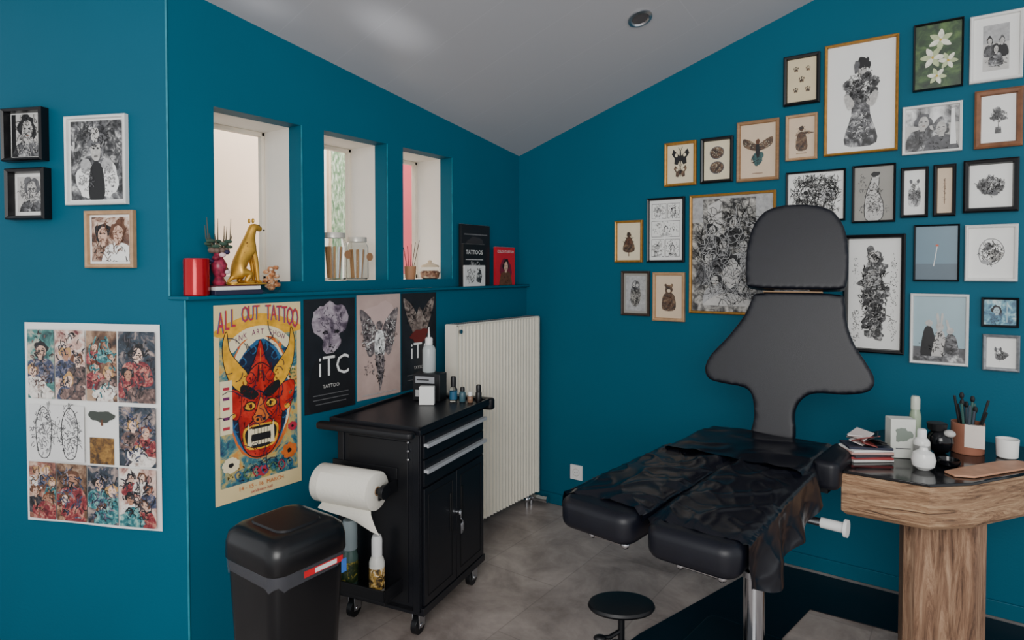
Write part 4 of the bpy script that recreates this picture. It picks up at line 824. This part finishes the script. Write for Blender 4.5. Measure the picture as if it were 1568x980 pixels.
bottle('pump_bottle',2.275,-.70,ZTb,.026,.12,pm('white_gloss',(224,224,220),.2),WHT,pm('label_g2',(140,140,136)),.5,.03)
mb=MB(); mb.lathe([(.018,0),(.034,.014),(.038,.036),(.032,.058),(.014,.07),(.012,.078),(.004,.082)],(0,0,0),pm('white_gloss',(224,224,220),.2),28); mb.build('round_white_bottle',(2.285,-.80,ZTb))
mb=MB(); mb.ball((0,0,.05),.045,.045,.049,BLKG,20,12); mb.lathe([(.02,0),(.03,.004)],(0,0,0),BLKG,20); mb.ball((.03,-.02,.085),.02,.02,.014,GRYL,10,8); mb.lathe([(.03,.09),(.034,.115),(.028,.118)],(-.01,.0,0),BLK,20); mb.build('ink_cap_holder',(2.325,-.54,ZTb))
mb=MB(); mb.lathe([(.028,0),(.036,.006),(.038,.022),(.034,.022),(.03,.008)],(0,0,0),BLKG,24); mb.build('small_dish',(2.355,-.69,ZTb))
mb=MB(); mb.lathe([(.052,0),(.054,.004),(.054,.115),(.05,.115),(.048,.01)],(0,0,0),pm('mug_copper',(150,100,80),.4,var=.2),28)
mb.box(-.01,.052,-.054,-.04,.03,.115,pm('mug_label',(215,205,195),.5))
for i in range(13):
    t=i*2.4; r=.035*((i%3+1)/3); top=(r*1.9*math.cos(t),r*1.9*math.sin(t),.165+.012*(i%5))
    mb.cyl((r*math.cos(t)*.5,r*math.sin(t)*.5,.012),top,.0045,[K,K,pm('pen_grey',(70,80,90),.4),pm('pen_green',(60,96,90),.4)][i%4],n=8)
    if i%3==0: mb.ball(top,.008,.008,.014,K,8,6)
mb.build('pen_mug',(2.41,-.45,ZTb))
mb=MB(); mb.lathe([(.028,0),(.033,.004),(.036,.07),(.033,.07),(.03,.008)],(0,0,0),PAP,28); mb.build('paper_cup',(2.53,-.45,ZTb))
mb=MB(); mb.prism([(2.375,-.835),(2.345,-.80),(2.39,-.72),(2.50,-.55),(2.56,-.50),(2.62,-.52),(2.575,-.60),(2.43,-.815)],ZTb,ZTb+.007,pm('palette_wood',(190,140,110),.5,var=.15,scale=20)); mb.build('wooden_palette',bevel=.002)

# ---------------------------------------------------------------- light
w=bpy.data.worlds.new('daylight'); SC.world=w; w.use_nodes=True
bg=w.node_tree.nodes['Background']; bg.inputs[0].default_value=(.95,.97,1,1); bg.inputs[1].default_value=1.08
def area(name,loc,to,size,sy,e,col=(1,1,1)):
    l=bpy.data.lights.new(name,'AREA'); l.shape='RECTANGLE'; l.size=size; l.size_y=sy; l.energy=e; l.color=col
    o=bpy.data.objects.new(name,l); COL.objects.link(o); o.location=loc; d=Vector(to)-Vector(loc); o.rotation_euler=d.to_track_quat('-Z','Y').to_euler(); return o
area('rear_daylight_softbox',(3.0,-4.9,2.1),(1.0,-.4,.9),2.0,1.8,115,(1,.98,.95))  # unseen area lamp added behind the camera as soft daylight
area('courtyard_fill_lamp',(-.75,-.5,3.4),(-1.5,-.5,1.6),1.6,.6,85,(1,.97,.93))  # unseen area lamp added over the courtyard to brighten the facade
# spot lamps added to throw soft patches, like reflected daylight, on the sloping ceiling
for i,(loc,to,an,e) in enumerate((((.62,-3.7,1.75),(.34,-1.45,ceil(.34,-1.45)),6,170),((.30,-3.7,1.85),(.12,-1.95,ceil(.12,-1.95)),5,70))):
    l=bpy.data.lights.new('ceiling_patch_spot','SPOT'); l.energy=e; l.spot_size=math.radians(an); l.spot_blend=1; l.shadow_soft_size=.05
    o=bpy.data.objects.new('ceiling_patch_spot',l); COL.objects.link(o); o.location=loc; o.rotation_euler=(Vector(to)-Vector(loc)).to_track_quat('-Z','Y').to_euler()

# ---------------------------------------------------------------- camera
cd=bpy.data.cameras.new('camera'); cam=bpy.data.objects.new('camera',cd); COL.objects.link(cam); SC.camera=cam
cam.location=(2.40,-3.42,1.5); cam.rotation_euler=(math.radians(90-1.4),0,math.radians(35.7))
cd.lens=36*970/1568; cd.sensor_width=36; cd.shift_y=-54.3/1568; cd.clip_start=.05
